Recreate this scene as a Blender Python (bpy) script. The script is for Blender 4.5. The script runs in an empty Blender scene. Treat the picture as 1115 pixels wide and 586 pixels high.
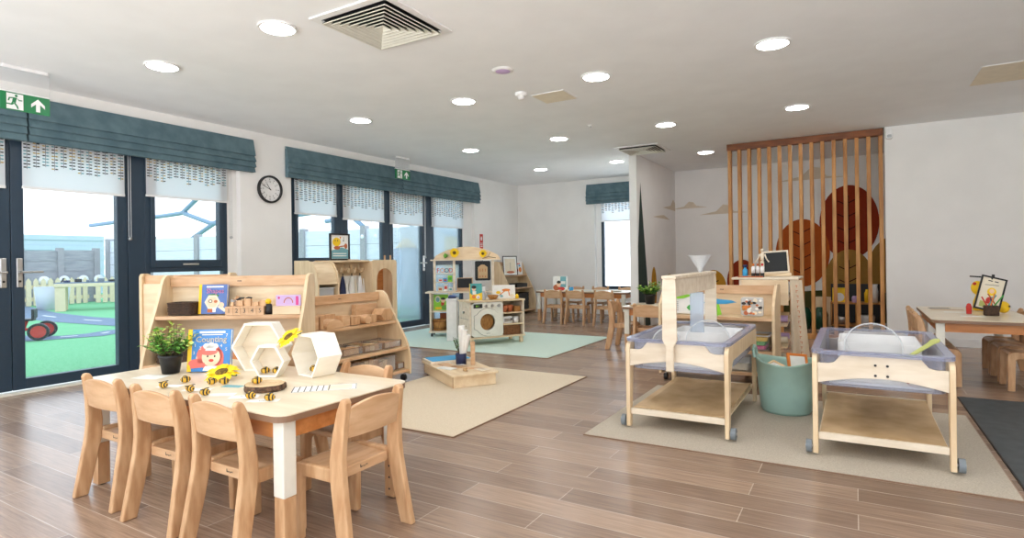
import bpy, bmesh, math, random
from mathutils import Matrix, Vector
random.seed(11)
SC = bpy.context.scene
COL = SC.collection
PI = math.pi
TH = math.radians(30.644)

# ------------------------------------------------------------------ materials
def lin(c):
    c = c / 255.0
    return c / 12.92 if c <= 0.04045 else ((c + 0.055) / 1.055) ** 2.4

def S(r, g, b):
    return (lin(r), lin(g), lin(b), 1.0)

def newmat(name):
    m = bpy.data.materials.new(name)
    m.use_nodes = True
    nt = m.node_tree
    return m, nt, nt.nodes["Principled BSDF"]

def noisemat(name, c1, c2, scale=20.0, stretch=(1, 1, 1), rough=0.5, bump=0.0, detail=4.0, metal=0.0, spec=0.5, lo=0.35, hi=0.65):
    m, nt, p = newmat(name)
    tc = nt.nodes.new("ShaderNodeTexCoord")
    mp = nt.nodes.new("ShaderNodeMapping")
    mp.inputs["Scale"].default_value = stretch
    no = nt.nodes.new("ShaderNodeTexNoise")
    no.inputs["Scale"].default_value = scale
    no.inputs["Detail"].default_value = detail
    cr = nt.nodes.new("ShaderNodeValToRGB")
    cr.color_ramp.elements[0].position = lo
    cr.color_ramp.elements[1].position = hi
    cr.color_ramp.elements[0].color = c1
    cr.color_ramp.elements[1].color = c2
    L = nt.links.new
    L(tc.outputs["Object"], mp.inputs["Vector"])
    L(mp.outputs["Vector"], no.inputs["Vector"])
    L(no.outputs["Fac"], cr.inputs["Fac"])
    L(cr.outputs["Color"], p.inputs["Base Color"])
    p.inputs["Roughness"].default_value = rough
    p.inputs["Metallic"].default_value = metal
    p.inputs["Specular IOR Level"].default_value = spec
    if bump > 0:
        b = nt.nodes.new("ShaderNodeBump")
        b.inputs["Strength"].default_value = bump
        b.inputs["Distance"].default_value = 0.01
        L(no.outputs["Fac"], b.inputs["Height"])
        L(b.outputs["Normal"], p.inputs["Normal"])
    return m

def flat(name, c, rough=0.5, metal=0.0, spec=0.5):
    d = tuple(x * 0.93 for x in c[:3]) + (1.0,)
    return noisemat(name, d, c, 14.0, rough=rough, metal=metal, spec=spec, detail=2.0)

def emis(name, c, s):
    m, nt, p = newmat(name)
    p.inputs["Base Color"].default_value = c
    p.inputs["Emission Color"].default_value = c
    p.inputs["Emission Strength"].default_value = s
    return m

def clear(name, tint, body, amount, rough=0.08):
    """see-through sheet: mostly transparent, part glossy body colour"""
    m, nt, p = newmat(name)
    p.inputs["Base Color"].default_value = body
    p.inputs["Roughness"].default_value = rough
    tr = nt.nodes.new("ShaderNodeBsdfTransparent")
    tr.inputs["Color"].default_value = tint
    mx = nt.nodes.new("ShaderNodeMixShader")
    lw = nt.nodes.new("ShaderNodeLayerWeight")
    lw.inputs["Blend"].default_value = 0.25
    ma = nt.nodes.new("ShaderNodeMath")
    ma.operation = "MULTIPLY_ADD"
    ma.use_clamp = True
    ma.inputs[1].default_value = 0.55
    ma.inputs[2].default_value = amount
    L = nt.links.new
    L(lw.outputs["Fresnel"], ma.inputs[0])
    L(ma.outputs[0], mx.inputs[0])
    L(tr.outputs[0], mx.inputs[1])
    L(p.outputs[0], mx.inputs[2])
    L(mx.outputs[0], nt.nodes["Material Output"].inputs["Surface"])
    return m

class M:
    pass

M.beech = noisemat("beech_wood", S(190, 144, 102), S(214, 174, 132), 6, (6, 6, 1.2), 0.42)
M.beech_b = noisemat("beech_board", S(201, 158, 117), S(220, 182, 143), 5, (1.2, 6, 6), 0.4)
M.ply = noisemat("birch_ply", S(220, 192, 152), S(236, 213, 178), 4, (5, 5, 1), 0.45)
M.ply_h = noisemat("birch_ply_flat", S(222, 196, 158), S(238, 217, 184), 4, (1, 5, 5), 0.42)
M.ply_w = noisemat("washed_ply", S(222, 206, 182), S(238, 225, 205), 4, (1, 5, 5), 0.45)
M.edge = noisemat("ply_edge", S(176, 136, 96), S(205, 166, 124), 40, (1, 1, 3), 0.5)
M.pale = noisemat("pale_laminate", S(222, 206, 178), S(234, 221, 197), 3, (1, 6, 1), 0.28)
M.tedge = flat("table_edge_brown", S(140, 108, 84), 0.45)
M.offwhite = flat("offwhite_paint", S(236, 234, 222), 0.4)
M.apron = noisemat("orange_wood", S(190, 120, 62), S(212, 142, 82), 5, (1, 6, 6), 0.4)
M.matboard = noisemat("worn_ply", S(186, 152, 108), S(214, 184, 142), 5, (1, 1, 1), 0.6)
M.slat = noisemat("pine_slat", S(166, 110, 54), S(206, 150, 86), 3, (5, 5, 0.9), 0.5)
M.slat_d = noisemat("walnut_stained_beam", S(110, 58, 24), S(142, 82, 38), 4, (1, 6, 6), 0.5)
M.white = flat("white_plastic", S(240, 240, 240), 0.4)
M.wall = noisemat("wall_paint", S(237, 236, 234), S(241, 240, 238), 3, rough=0.9, spec=0.2)
M.ceil = noisemat("ceiling_paint", S(242, 244, 246), S(246, 248, 250), 3, rough=0.95, spec=0.1)
M.frame = flat("anthracite_frame", S(38, 58, 76), 0.4)
M.steel = flat("brushed_steel", S(200, 200, 200), 0.3, 0.9)
M.black = flat("black_plastic", S(26, 26, 28), 0.45)
M.grey = flat("grey_rubber", S(120, 128, 134), 0.5)
M.darkbrown = noisemat("dark_wicker", S(40, 26, 18), S(84, 58, 38), 60, (1, 1, 4), 0.7, 0.6)
M.wicker = noisemat("brown_wicker", S(92, 56, 30), S(150, 98, 56), 60, (1, 1, 4), 0.7, 0.6)
M.bamboo = noisemat("bamboo_basket", S(150, 98, 44), S(196, 142, 76), 30, (4, 4, 0.6), 0.6, 0.4)
M.blue = flat("book_blue", S(64, 132, 200), 0.4)
M.blue2 = flat("book_periwinkle", S(84, 116, 182), 0.4)
M.yellow = flat("yellow", S(250, 206, 24), 0.5)
M.bee = flat("bee_yellow", S(226, 178, 50), 0.5)
M.petal = flat("petal_yellow", S(255, 214, 10), 0.6)
M.seed = noisemat("seed_head", S(70, 50, 16), S(140, 110, 30), 90, rough=0.8, bump=0.6)
M.skin = flat("print_skin", S(248, 208, 176), 0.5)
M.red = flat("red", S(206, 52, 42), 0.5)
M.hair = flat("print_red_hair", S(226, 112, 100), 0.5)
M.pink = flat("pink", S(232, 150, 190), 0.5)
M.lilac = flat("lilac_card", S(204, 176, 222), 0.5)
M.magenta = flat("magenta", S(214, 60, 140), 0.5)
M.green = flat("green", S(70, 170, 70), 0.5)
M.lime = flat("lime", S(140, 210, 50), 0.5)
M.sky = flat("sky_print_blue", S(60, 160, 214), 0.5)
M.orange = flat("orange", S(226, 130, 50), 0.5)
M.terra = flat("terracotta", S(190, 104, 62), 0.6)
M.navy = flat("navy", S(34, 44, 84), 0.6)
M.teal = noisemat("teal_print", S(60, 150, 150), S(80, 170, 165), 8)
M.leaf1 = flat("leaf_dark", S(60, 122, 48), 0.5)
M.leaf2 = flat("leaf_mid", S(106, 168, 62), 0.5)
M.leaf3 = flat("leaf_light", S(196, 218, 110), 0.5)
M.twig = flat("twig", S(86, 74, 40), 0.7)
M.paper = flat("paper", S(244, 244, 240), 0.7)
M.cream = flat("cream_paper", S(236, 226, 204), 0.7)
M.ink = flat("ink", S(40, 38, 40), 0.6)
M.blind = noisemat("teal_blind_fabric", S(86, 110, 120), S(102, 126, 134), 8, (1, 1, 1), 0.85, 0.05, spec=0.2)
def fabric_through(name, c):
    m, nt, p = newmat(name)
    p.inputs["Base Color"].default_value = c
    p.inputs["Roughness"].default_value = 0.9
    tl = nt.nodes.new("ShaderNodeBsdfTranslucent"); tl.inputs["Color"].default_value = c
    mx = nt.nodes.new("ShaderNodeMixShader"); mx.inputs[0].default_value = 0.55
    nt.links.new(p.outputs[0], mx.inputs[1]); nt.links.new(tl.outputs[0], mx.inputs[2])
    nt.links.new(mx.outputs[0], nt.nodes["Material Output"].inputs["Surface"])
    return m
M.roller = fabric_through("roller_blind_white", S(244, 247, 250))
M.pgold = flat("print_gold", S(206, 176, 110), 0.7)
M.paqua = flat("print_aqua", S(120, 176, 186), 0.7)
M.rug = noisemat("beige_rug", S(182, 172, 156), S(202, 193, 178), 160, rough=0.95, bump=0.5, spec=0.1)
M.rugw = noisemat("oatmeal_rug", S(212, 197, 172), S(228, 215, 193), 160, rough=0.95, bump=0.5, spec=0.1)
M.rugg = noisemat("mint_rug", S(196, 218, 208), S(212, 232, 222), 120, rough=0.95, bump=0.5, spec=0.1)
M.mat = noisemat("charcoal_mat", S(58, 66, 70), S(74, 82, 86), 12, rough=0.5)
M.exit = flat("exit_green", S(0, 120, 66), 0.4)
M.trug = flat("sage_plastic", S(160, 194, 184), 0.4)
M.hexw = noisemat("white_wood", S(244, 238, 226), S(250, 246, 236), 6, (1, 1, 4), 0.5)
M.bark = noisemat("bark", S(60, 42, 30), S(122, 92, 70), 60, rough=0.9, bump=0.8)
M.log = noisemat("log_face", S(206, 176, 132), S(226, 200, 158), 20, rough=0.7)
M.glass = clear("window_glass", (0.95, 0.98, 1.0, 1), S(210, 225, 235), 0.03, 0.02)
M.tub = clear("clear_tub_plastic", (0.95, 0.958, 0.98, 1), S(204, 208, 224), 0.14, 0.1)
M.rim = clear("clear_tub_rim", (0.86, 0.88, 0.95, 1), S(190, 194, 214), 0.26, 0.1)
M.acryl = clear("acrylic", (0.96, 0.96, 0.96, 1), S(235, 238, 240), 0.08, 0.08)
M.frost = clear("frosted_plastic", (0.93, 0.94, 0.95, 1), S(240, 243, 246), 0.5, 0.3)
M.water = clear("water_blue_plastic", (0.82, 0.9, 0.97, 1), S(220, 228, 240), 0.4, 0.2)
M.lamp = emis("downlight_glow", (1.0, 0.98, 0.95, 1), 28.0)
M.green_glass = flat("bottle_green_glass", S(20, 70, 48), 0.15)
M.canvas = flat("canvas_cloth", S(212, 196, 172), 0.9)
M.olive = flat("olive_scoop", S(190, 196, 112), 0.4)
M.grass = noisemat("astro_turf", S(96, 160, 112), S(140, 200, 150), 70, rough=0.95, bump=0.5, spec=0.05)
M.road = noisemat("play_road", S(96, 112, 132), S(116, 132, 150), 20, rough=0.9)
M.fence = noisemat("fence_panel_grey", S(150, 148, 154), S(172, 170, 174), 3, (1, 1, 6), 0.85)
M.fence2 = noisemat("concrete_fence_light", S(216, 217, 226), S(228, 228, 236), 3, (1, 1, 6), 0.85)
M.post = flat("concrete_post", S(164, 160, 164), 0.85)
M.picket = flat("picket_wood", S(230, 210, 174), 0.8)
M.canopy = flat("canopy_steel", S(122, 150, 172), 0.5)
M.house = flat("pale_cladding", S(186, 202, 214), 0.7)
M.board = flat("chalk_black", S(36, 40, 44), 0.7)
# mural paints
M.m_red = flat("mural_red", S(142, 50, 24), 0.85, spec=0.2)
M.m_org = flat("mural_orange", S(176, 86, 32), 0.85, spec=0.2)
M.m_tan = flat("mural_tan", S(160, 120, 58), 0.85, spec=0.2)
M.m_must = flat("mural_mustard", S(196, 142, 46), 0.85, spec=0.2)
M.m_beige = flat("mural_beige", S(206, 184, 146), 0.85, spec=0.2)
M.m_cloud = flat("mural_cloud", S(218, 206, 188), 0.9, spec=0.2)
M.m_green = flat("mural_olive_green", S(72, 74, 38), 0.85, spec=0.2)
M.m_dark = flat("mural_dark_pine", S(56, 70, 66), 0.85, spec=0.2)
M.m_line = flat("mural_line", S(60, 24, 14), 0.85, spec=0.2)

def floor_material():
    m, nt, p = newmat("oak_plank_vinyl")
    L = nt.links.new
    tc = nt.nodes.new("ShaderNodeTexCoord")
    br = nt.nodes.new("ShaderNodeTexBrick")
    br.offset = 0.37
    br.inputs["Scale"].default_value = 1.0
    br.inputs["Brick Width"].default_value = 1.1
    br.inputs["Row Height"].default_value = 0.148
    br.inputs["Mortar Size"].default_value = 0.0022
    br.inputs["Mortar Smooth"].default_value = 0.2
    br.inputs["Color1"].default_value = S(134, 110, 92)
    br.inputs["Color2"].default_value = S(170, 144, 123)
    br.inputs["Mortar"].default_value = S(196, 178, 160)
    mp = nt.nodes.new("ShaderNodeMapping")
    mp.inputs["Scale"].default_value = (1.8, 34, 1)
    no = nt.nodes.new("ShaderNodeTexNoise")
    no.inputs["Scale"].default_value = 2.2
    no.inputs["Detail"].default_value = 8
    no.inputs["Roughness"].default_value = 0.65
    cr = nt.nodes.new("ShaderNodeValToRGB")
    cr.color_ramp.elements[0].position = 0.3
    cr.color_ramp.elements[1].position = 0.72
    cr.color_ramp.elements[0].color = (0.66, 0.64, 0.63, 1)
    cr.color_ramp.elements[1].color = (1.22, 1.22, 1.22, 1)
    mx = nt.nodes.new("ShaderNodeMix")
    mx.data_type = "RGBA"
    mx.blend_type = "MULTIPLY"
    mx.inputs["Factor"].default_value = 1.0
    L(tc.outputs["Object"], br.inputs["Vector"])
    L(tc.outputs["Object"], mp.inputs["Vector"])
    L(mp.outputs["Vector"], no.inputs["Vector"])
    L(no.outputs["Fac"], cr.inputs["Fac"])
    L(br.outputs["Color"], mx.inputs["A"])
    L(cr.outputs["Color"], mx.inputs["B"])
    L(mx.outputs["Result"], p.inputs["Base Color"])
    p.inputs["Roughness"].default_value = 0.27
    p.inputs["Specular IOR Level"].default_value = 0.65
    b = nt.nodes.new("ShaderNodeBump")
    b.inputs["Strength"].default_value = 0.12
    b.inputs["Distance"].default_value = 0.004
    L(no.outputs["Fac"], b.inputs["Height"])
    L(b.outputs["Normal"], p.inputs["Normal"])
    return m

M.floor = floor_material()

# ------------------------------------------------------------------ mesh builder
_txt = {}

def text_geo(s):
    if s not in _txt:
        cu = bpy.data.curves.new("lettering", "FONT")
        cu.body = s
        cu.align_x = "CENTER"
        cu.align_y = "CENTER"
        cu.size = 1.0
        cu.resolution_u = 2
        ob = bpy.data.objects.new("lettering", cu)
        COL.objects.link(ob)
        dg = bpy.context.evaluated_depsgraph_get()
        dg.update()
        me = bpy.data.meshes.new_from_object(ob.evaluated_get(dg))
        _txt[s] = ([v.co.copy() for v in me.vertices], [tuple(f.vertices) for f in me.polygons])
        bpy.data.objects.remove(ob)
        bpy.data.curves.remove(cu)
        bpy.data.meshes.remove(me)
    return _txt[s]

def FR(x, y, z, rz=0.0, tilt=0.0):
    """picture frame matrix: local x right, local y up, local z out of a face looking to -y"""
    return Matrix.Translation((x, y, z)) @ Matrix.Rotation(rz, 4, "Z") @ Matrix.Rotation(PI / 2 - tilt, 4, "X")

def TR(x=0, y=0, z=0, rz=0.0, rx=0.0, ry=0.0):
    return Matrix.Translation((x, y, z)) @ Matrix.Rotation(rz, 4, "Z") @ Matrix.Rotation(ry, 4, "Y") @ Matrix.Rotation(rx, 4, "X")

class MB:
    def __init__(s, m=None):
        s.v = []; s.f = []; s.mi = []; s.ms = []; s.sm = []
        s.T = Matrix.Identity(4); s.cur = 0
        if m: s.mat(m)

    def mat(s, m):
        if m not in s.ms: s.ms.append(m)
        s.cur = s.ms.index(m)
        return s

    def at(s, T=None):
        s.T = T if T is not None else Matrix.Identity(4)
        return s

    def add(s, vs, fs, smooth=False):
        b = len(s.v)
        s.v += [tuple(s.T @ Vector(v)) for v in vs]
        for f in fs:
            s.f.append(tuple(i + b for i in f)); s.mi.append(s.cur); s.sm.append(smooth)
        return s

    def box(s, x0, x1, y0, y1, z0, z1):
        return s.add([(x0, y0, z0), (x1, y0, z0), (x1, y1, z0), (x0, y1, z0), (x0, y0, z1), (x1, y0, z1), (x1, y1, z1), (x0, y1, z1)],
                     [(0, 3, 2, 1), (4, 5, 6, 7), (0, 1, 5, 4), (1, 2, 6, 5), (2, 3, 7, 6), (3, 0, 4, 7)])

    def cbox(s, c, d):
        return s.box(c[0] - d[0] / 2, c[0] + d[0] / 2, c[1] - d[1] / 2, c[1] + d[1] / 2, c[2] - d[2] / 2, c[2] + d[2] / 2)

    def prism(s, pts, ax, a, b, smooth=False):
        def P(p, t):
            return (t, p[0], p[1]) if ax == "x" else (p[0], t, p[1]) if ax == "y" else (p[0], p[1], t)
        n = len(pts)
        return s.add([P(p, a) for p in pts] + [P(p, b) for p in pts],
                     [tuple(range(n))[::-1], tuple(range(n, 2 * n))] + [(i, (i + 1) % n, n + (i + 1) % n, n + i) for i in range(n)], smooth)

    def ringprism(s, out, inn, ax, a, b):
        """wall between two loops of the same length, extruded"""
        def P(p, t):
            return (t, p[0], p[1]) if ax == "x" else (p[0], t, p[1]) if ax == "y" else (p[0], p[1], t)
        n = len(out)
        vs = [P(p, a) for p in out] + [P(p, b) for p in out] + [P(p, a) for p in inn] + [P(p, b) for p in inn]
        fs = []
        for i in range(n):
            j = (i + 1) % n
            fs += [(i, j, n + j, n + i), (2 * n + i, 3 * n + i, 3 * n + j, 2 * n + j), (i, 2 * n + i, 2 * n + j, j), (n + i, n + j, 3 * n + j, 3 * n + i)]
        return s.add(vs, fs)

    def loft(s, loops, caps=True, smooth=False):
        n = len(loops[0])
        vs = [p for l in loops for p in l]
        fs = []
        for k in range(len(loops) - 1):
            for i in range(n):
                j = (i + 1) % n
                fs.append((k * n + i, k * n + j, (k + 1) * n + j, (k + 1) * n + i))
        if caps:
            fs += [tuple(range(n))[::-1], tuple(range((len(loops) - 1) * n, len(loops) * n))]
        return s.add(vs, fs, smooth)

    def cyl(s, p0, p1, r0, r1=None, n=12, caps=True):
        p0 = Vector(p0); p1 = Vector(p1); r1 = r0 if r1 is None else r1
        d = (p1 - p0).normalized()
        u = d.orthogonal().normalized(); w = d.cross(u)
        l0 = [p0 + (u * math.cos(2 * PI * i / n) + w * math.sin(2 * PI * i / n)) * r0 for i in range(n)]
        l1 = [p1 + (u * math.cos(2 * PI * i / n) + w * math.sin(2 * PI * i / n)) * r1 for i in range(n)]
        b = len(s.v)
        s.add(l0 + l1, [(i, (i + 1) % n, n + (i + 1) % n, n + i) for i in range(n)], True)
        if caps:
            s.add(l0, [tuple(range(n))[::-1]]); s.add(l1, [tuple(range(n))])
        return s

    def tube(s, pts, r, n=8):
        for a, b in zip(pts[:-1], pts[1:]): s.cyl(a, b, r, n=n)
        return s

    def lathe(s, prof, n=24, c=(0, 0, 0), sx=1.0, sy=1.0):
        vs = []; fs = []
        for r, z in prof:
            for i in range(n):
                a = 2 * PI * i / n
                vs.append((c[0] + r * sx * math.cos(a), c[1] + r * sy * math.sin(a), c[2] + z))
        for k in range(len(prof) - 1):
            for i in range(n):
                j = (i + 1) % n
                fs.append((k * n + i, k * n + j, (k + 1) * n + j, (k + 1) * n + i))
        return s.add(vs, fs, True)

    def ball(s, c, r, n=12, m=8):
        if not isinstance(r, (tuple, list)): r = (r, r, r)
        vs = []; fs = []
        for k in range(m + 1):
            t = PI * k / m
            for i in range(n):
                a = 2 * PI * i / n
                vs.append((c[0] + r[0] * math.sin(t) * math.cos(a), c[1] + r[1] * math.sin(t) * math.sin(a), c[2] - r[2] * math.cos(t)))
        for k in range(m):
            for i in range(n):
                j = (i + 1) % n
                fs.append((k * n + i, k * n + j, (k + 1) * n + j, (k + 1) * n + i))
        return s.add(vs, fs, True)

    def poly(s, pts, z=0.0):
        return s.add([(p[0], p[1], z) for p in pts], [tuple(range(len(pts)))])

    def rect(s, x, y, w, h, z=0.0):
        return s.poly([(x - w / 2, y - h / 2), (x + w / 2, y - h / 2), (x + w / 2, y + h / 2), (x - w / 2, y + h / 2)], z)

    def ell(s, x, y, rx, ry, z=0.0, n=24, a0=0.0, a1=2 * PI):
        full = abs(a1 - a0 - 2 * PI) < 1e-6
        k = n if full else n + 1
        return s.poly([(x + rx * math.cos(a0 + (a1 - a0) * i / n), y + ry * math.sin(a0 + (a1 - a0) * i / n)) for i in range(k)], z)

    def line(s, x0, y0, x1, y1, w, z=0.0):
        d = Vector((x1 - x0, y1 - y0)); d.normalize()
        n = Vector((-d.y, d.x)) * w / 2
        return s.poly([(x0 - n.x, y0 - n.y), (x1 - n.x, y1 - n.y), (x1 + n.x, y1 + n.y), (x0 + n.x, y0 + n.y)], z)

    def text(s, t, x, y, size, z=0.0, bold=0.0):
        vs, fs = text_geo(t)
        s.add([(v.x * size + x, v.y * size + y, z) for v in vs], fs)
        if bold:
            for dx, dy in ((bold, 0), (-bold, 0), (0, bold), (0, -bold)):
                s.add([(v.x * size + x + dx, v.y * size + y + dy, z) for v in vs], fs)
        return s

    def build(s, name, parent=None, bevel=0.0, seg=2, loc=None):
        me = bpy.data.meshes.new(name)
        me.from_pydata(s.v, [], s.f)
        for m in s.ms: me.materials.append(m)
        me.polygons.foreach_set("material_index", s.mi)
        me.polygons.foreach_set("use_smooth", s.sm)
        bm = bmesh.new(); bm.from_mesh(me)
        bmesh.ops.recalc_face_normals(bm, faces=bm.faces)
        bm.to_mesh(me); bm.free()
        me.update()
        o = bpy.data.objects.new(name, me)
        COL.objects.link(o)
        if parent: o.parent = parent
        if loc: o.location = loc
        if bevel:
            b = o.modifiers.new("edge", "BEVEL")
            b.width = bevel; b.segments = seg; b.limit_method = "ANGLE"; b.angle_limit = math.radians(40)
        return o

def tag(o, label, cat, group=None, kind=None):
    o["label"] = label; o["category"] = cat
    if group: o["group"] = group
    if kind: o["kind"] = kind
    return o

def thing(name, label, cat, loc=(0, 0, 0), rz=0.0, group=None):
    o = bpy.data.objects.new(name, None)
    o.empty_display_size = 0.1
    COL.objects.link(o)
    o.location = loc; o.rotation_euler = (0, 0, rz)
    return tag(o, label, cat, group)

def struct(mb, name, **k):
    o = mb.build(name, **k)
    o["kind"] = "structure"
    return o

def copy_tree(o, parent=None):
    c = o.copy(); COL.objects.link(c)
    if parent: c.parent = parent
    for ch in list(o.children): copy_tree(ch, c)
    return c

def dup(o, loc, rz, label, group=None):
    c = copy_tree(o)
    c.location = loc; c.rotation_euler = (0, 0, rz)
    c["label"] = label
    if group: c["group"] = group
    return c

def place(o, loc, rz=0.0):
    o.location = loc; o.rotation_euler = (0, 0, rz)
    return o

def rrect(x0, x1, y0, y1, r, n=6):
    pts = []
    for cx, cy, a in ((x1 - r, y1 - r, 0), (x0 + r, y1 - r, PI / 2), (x0 + r, y0 + r, PI), (x1 - r, y0 + r, 1.5 * PI)):
        for i in range(n + 1):
            t = a + PI / 2 * i / n
            pts.append((cx + r * math.cos(t), cy + r * math.sin(t)))
    return pts
# ------------------------------------------------------------------ room shell
CEIL = 2.51
XL, YB = -5.80, 10.05
struct(MB(M.floor).box(-5.94, 3.6, -1.6, 10.15, -0.06, 0.0), "floor")
struct(MB(M.ceil).box(-6.1, 3.6, -1.6, 10.35, CEIL, CEIL + 0.12), "ceiling")

w = MB(M.wall)
w.box(-6.08, XL, -1.6, 0.45, 0, CEIL)
w.box(-6.08, XL, 3.95, 4.62, 0, CEIL)
w.box(-6.08, XL, 8.50, 10.17, 0, CEIL)
w.box(-6.08, XL, 0.45, 3.95, 2.14, CEIL)
w.box(-6.08, XL, 4.62, 8.50, 2.14, CEIL)
struct(w, "wall_left")
w = MB(M.wall)
w.box(-5.80, -4.16, YB, YB + 0.24, 0, CEIL)
w.box(-4.16, -2.78, YB, YB + 0.24, 2.1, CEIL)
w.box(-4.16, -2.78, YB, YB + 0.24, 0, 0.46)
w.box(-2.78, 1.4, YB, YB + 0.24, 0, CEIL)
struct(w, "wall_back")
struct(MB(M.wall).box(-2.77, -2.66, 8.0, YB, 0, CEIL), "wall_partition")
w = MB(M.wall)
w.box(0.315, 3.6, 8.0, 8.14, 0, CEIL)
struct(w, "wall_right")
struct(MB(M.wall).box(1.3, 1.4, 8.14, YB, 0, CEIL), "wall_recess")
struct(MB(M.wall).box(3.6, 3.72, -1.6, 8.14, 0, CEIL), "wall_side_unseen")  # unseen wall, added to block outside light and keep this side dim
struct(MB(M.white).box(0.33, 3.6, 7.985, 8.0, 0, 0.09), "baseboard_right")
struct(MB(M.white).box(-5.80, -2.78, YB - 0.015, YB, 0, 0.09), "baseboard_back")
b = MB(M.white)
b.box(XL, XL + 0.015, 3.96, 4.61, 0, 0.09); b.box(XL, XL + 0.015, 8.51, YB - 0.02, 0, 0.09)
struct(b, "baseboard_left")
struct(MB(M.offwhite).box(XL - 0.06, XL + 0.012, 0.47, 2.99, 0.001, 0.018), "trim_1")
struct(MB(M.offwhite).box(-6.6, -5.941, 0.4, 8.6, -0.06, 0.004), "trim_6")

FX0, FX1 = -5.935, -5.865      # window frame depth
GX = -5.90

def ring(mb, y0, y1, z0, z1, t, x0=FX0, x1=FX1, tb=None, tt=None):
    tb = t if tb is None else tb; tt = t if tt is None else tt
    mb.box(x0, x1, y0, y0 + t, z0, z1); mb.box(x0, x1, y1 - t, y1, z0, z1)
    mb.box(x0, x1, y0 + t, y1 - t, z0, z0 + tb); mb.box(x0, x1, y0 + t, y1 - t, z1 - tt, z1)

def pane(parent, y0, y1, z0, z1):
    MB(M.glass).box(GX - 0.004, GX + 0.004, y0, y1, z0, z1).build("pane", parent)

def lever(parent, y, z, s):
    h = MB(M.steel).box(-5.865, -5.852, y - 0.021, y + 0.021, z - 0.125, z + 0.115).build("handle", parent, 0.006)
    t = MB(M.steel); t.cyl((-5.852, y, z), (-5.80, y, z), 0.011); t.cyl((-5.805, y - s * 0.01, z), (-5.805, y + s * 0.14, z), 0.010)
    t.build("lever", h)
    k = MB(M.black); k.cyl((-5.852, y, z - 0.075), (-5.848, y, z - 0.075), 0.009); k.build("keyhole", h)

# window_1: frame of the door opening with its side light
f = MB(M.frame)
f.box(FX0, FX1, 0.47, 1.08, 0.02, 2.12); f.box(FX0, FX1, 2.835, 2.985, 0.02, 2.12)
f.box(FX0, FX1, 1.08, 2.835, 2.06, 2.12)
ring(f, 2.985, 3.835, 0.02, 2.12, 0.05)
f.box(FX0, FX1, 3.03, 3.79, 0.955, 1.00)
ring(f, 3.035, 3.785, 1.0, 2.07, 0.045, FX0 + 0.01, FX1 + 0.012, tb=0.075)
win1 = struct(f, "window_1", bevel=0.004)
pane(win1, 3.03, 3.79, 0.07, 0.955); pane(win1, 3.08, 3.74, 1.075, 2.03)
MB(M.steel).box(-5.853, -5.835, 3.34, 3.50, 1.022, 1.04).build("handle", win1, 0.004)
for n, (y0, y1, hy, s) in enumerate(((1.085, 1.955, 1.905, -1), (1.96, 2.83, 2.01, 1))):
    f = MB(M.frame); ring(f, y0, y1, 0.025, 2.055, 0.085, tb=0.085)
    d = struct(f, "door_%d" % (n + 1), bevel=0.004)
    pane(d, y0 + 0.085, y1 - 0.085, 0.11, 1.97)
    lever(d, hy, 0.985, s)
# window_2: four lights, the third one a door
f = MB(M.frame)
ring(f, 4.66, 5.44, 0.02, 2.12, 0.06); f.box(FX0, FX1, 4.72, 5.38, 0.955, 1.0)
ring(f, 4.72, 5.38, 1.0, 2.06, 0.045, FX0 + 0.01, FX1 + 0.012, tb=0.09)
f.box(FX0, FX1, 5.44, 5.52, 0.02, 2.12)
ring(f, 5.52, 6.30, 0.02, 2.12, 0.06)
f.box(FX0, FX1, 6.30, 6.38, 0.02, 2.12)
f.box(FX0, FX1, 7.20, 7.36, 0.02, 2.12)
f.box(FX0, FX1, 6.38, 7.20, 2.06, 2.12)
ring(f, 7.36, 8.22, 0.02, 2.12, 0.06); f.box(FX0, FX1, 7.42, 8.16, 0.96, 1.08)
win2 = struct(f, "window_2", bevel=0.004)
pane(win2, 4.72, 5.38, 0.08, 0.955); pane(win2, 4.77, 5.33, 1.09, 2.02); pane(win2, 5.58, 6.24, 0.08, 2.06)
pane(win2, 7.42, 8.16, 0.08, 0.96); pane(win2, 7.42, 8.16, 1.08, 2.06)
MB(M.steel).box(-5.853, -5.835, 4.98, 5.12, 1.03, 1.048).build("handle", win2, 0.004)
f = MB(M.frame); ring(f, 6.385, 7.195, 0.025, 2.055, 0.08, tb=0.09)
d3 = struct(f, "door_3", bevel=0.004); pane(d3, 6.465, 7.115, 0.115, 1.975); lever(d3, 7.155, 1.0, -1)
# window_3 in the back wall
f = MB(M.frame)
for a in (((-4.06, -4.01), (0.46, 2.1)), ((-2.83, -2.78), (0.46, 2.1))):
    f.box(a[0][0], a[0][1], 10.14, 10.2, a[1][0], a[1][1])
f.box(-4.01, -2.83, 10.14, 10.2, 0.46, 0.52); f.box(-4.01, -2.83, 10.14, 10.2, 2.05, 2.1)
win3 = struct(f, "window_3", bevel=0.004)
MB(M.glass).box(-4.01, -2.83, 10.166, 10.174, 0.52, 2.05).build("pane", win3)
struct(MB(M.wall).box(-4.16, -4.06, 10.14, 10.2, 0.46, 2.1), "trim_2")
struct(MB(M.wall).box(-5.935, -5.865, 3.835, 3.95, 0, 2.14), "trim_3")
b = MB(M.wall); b.box(-5.935, -5.865, 8.22, 8.50, 0, 2.14); struct(b, "trim_4")
struct(MB(M.wall).box(-5.935, -5.865, 4.62, 4.66, 0, 2.14), "trim_5")

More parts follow.
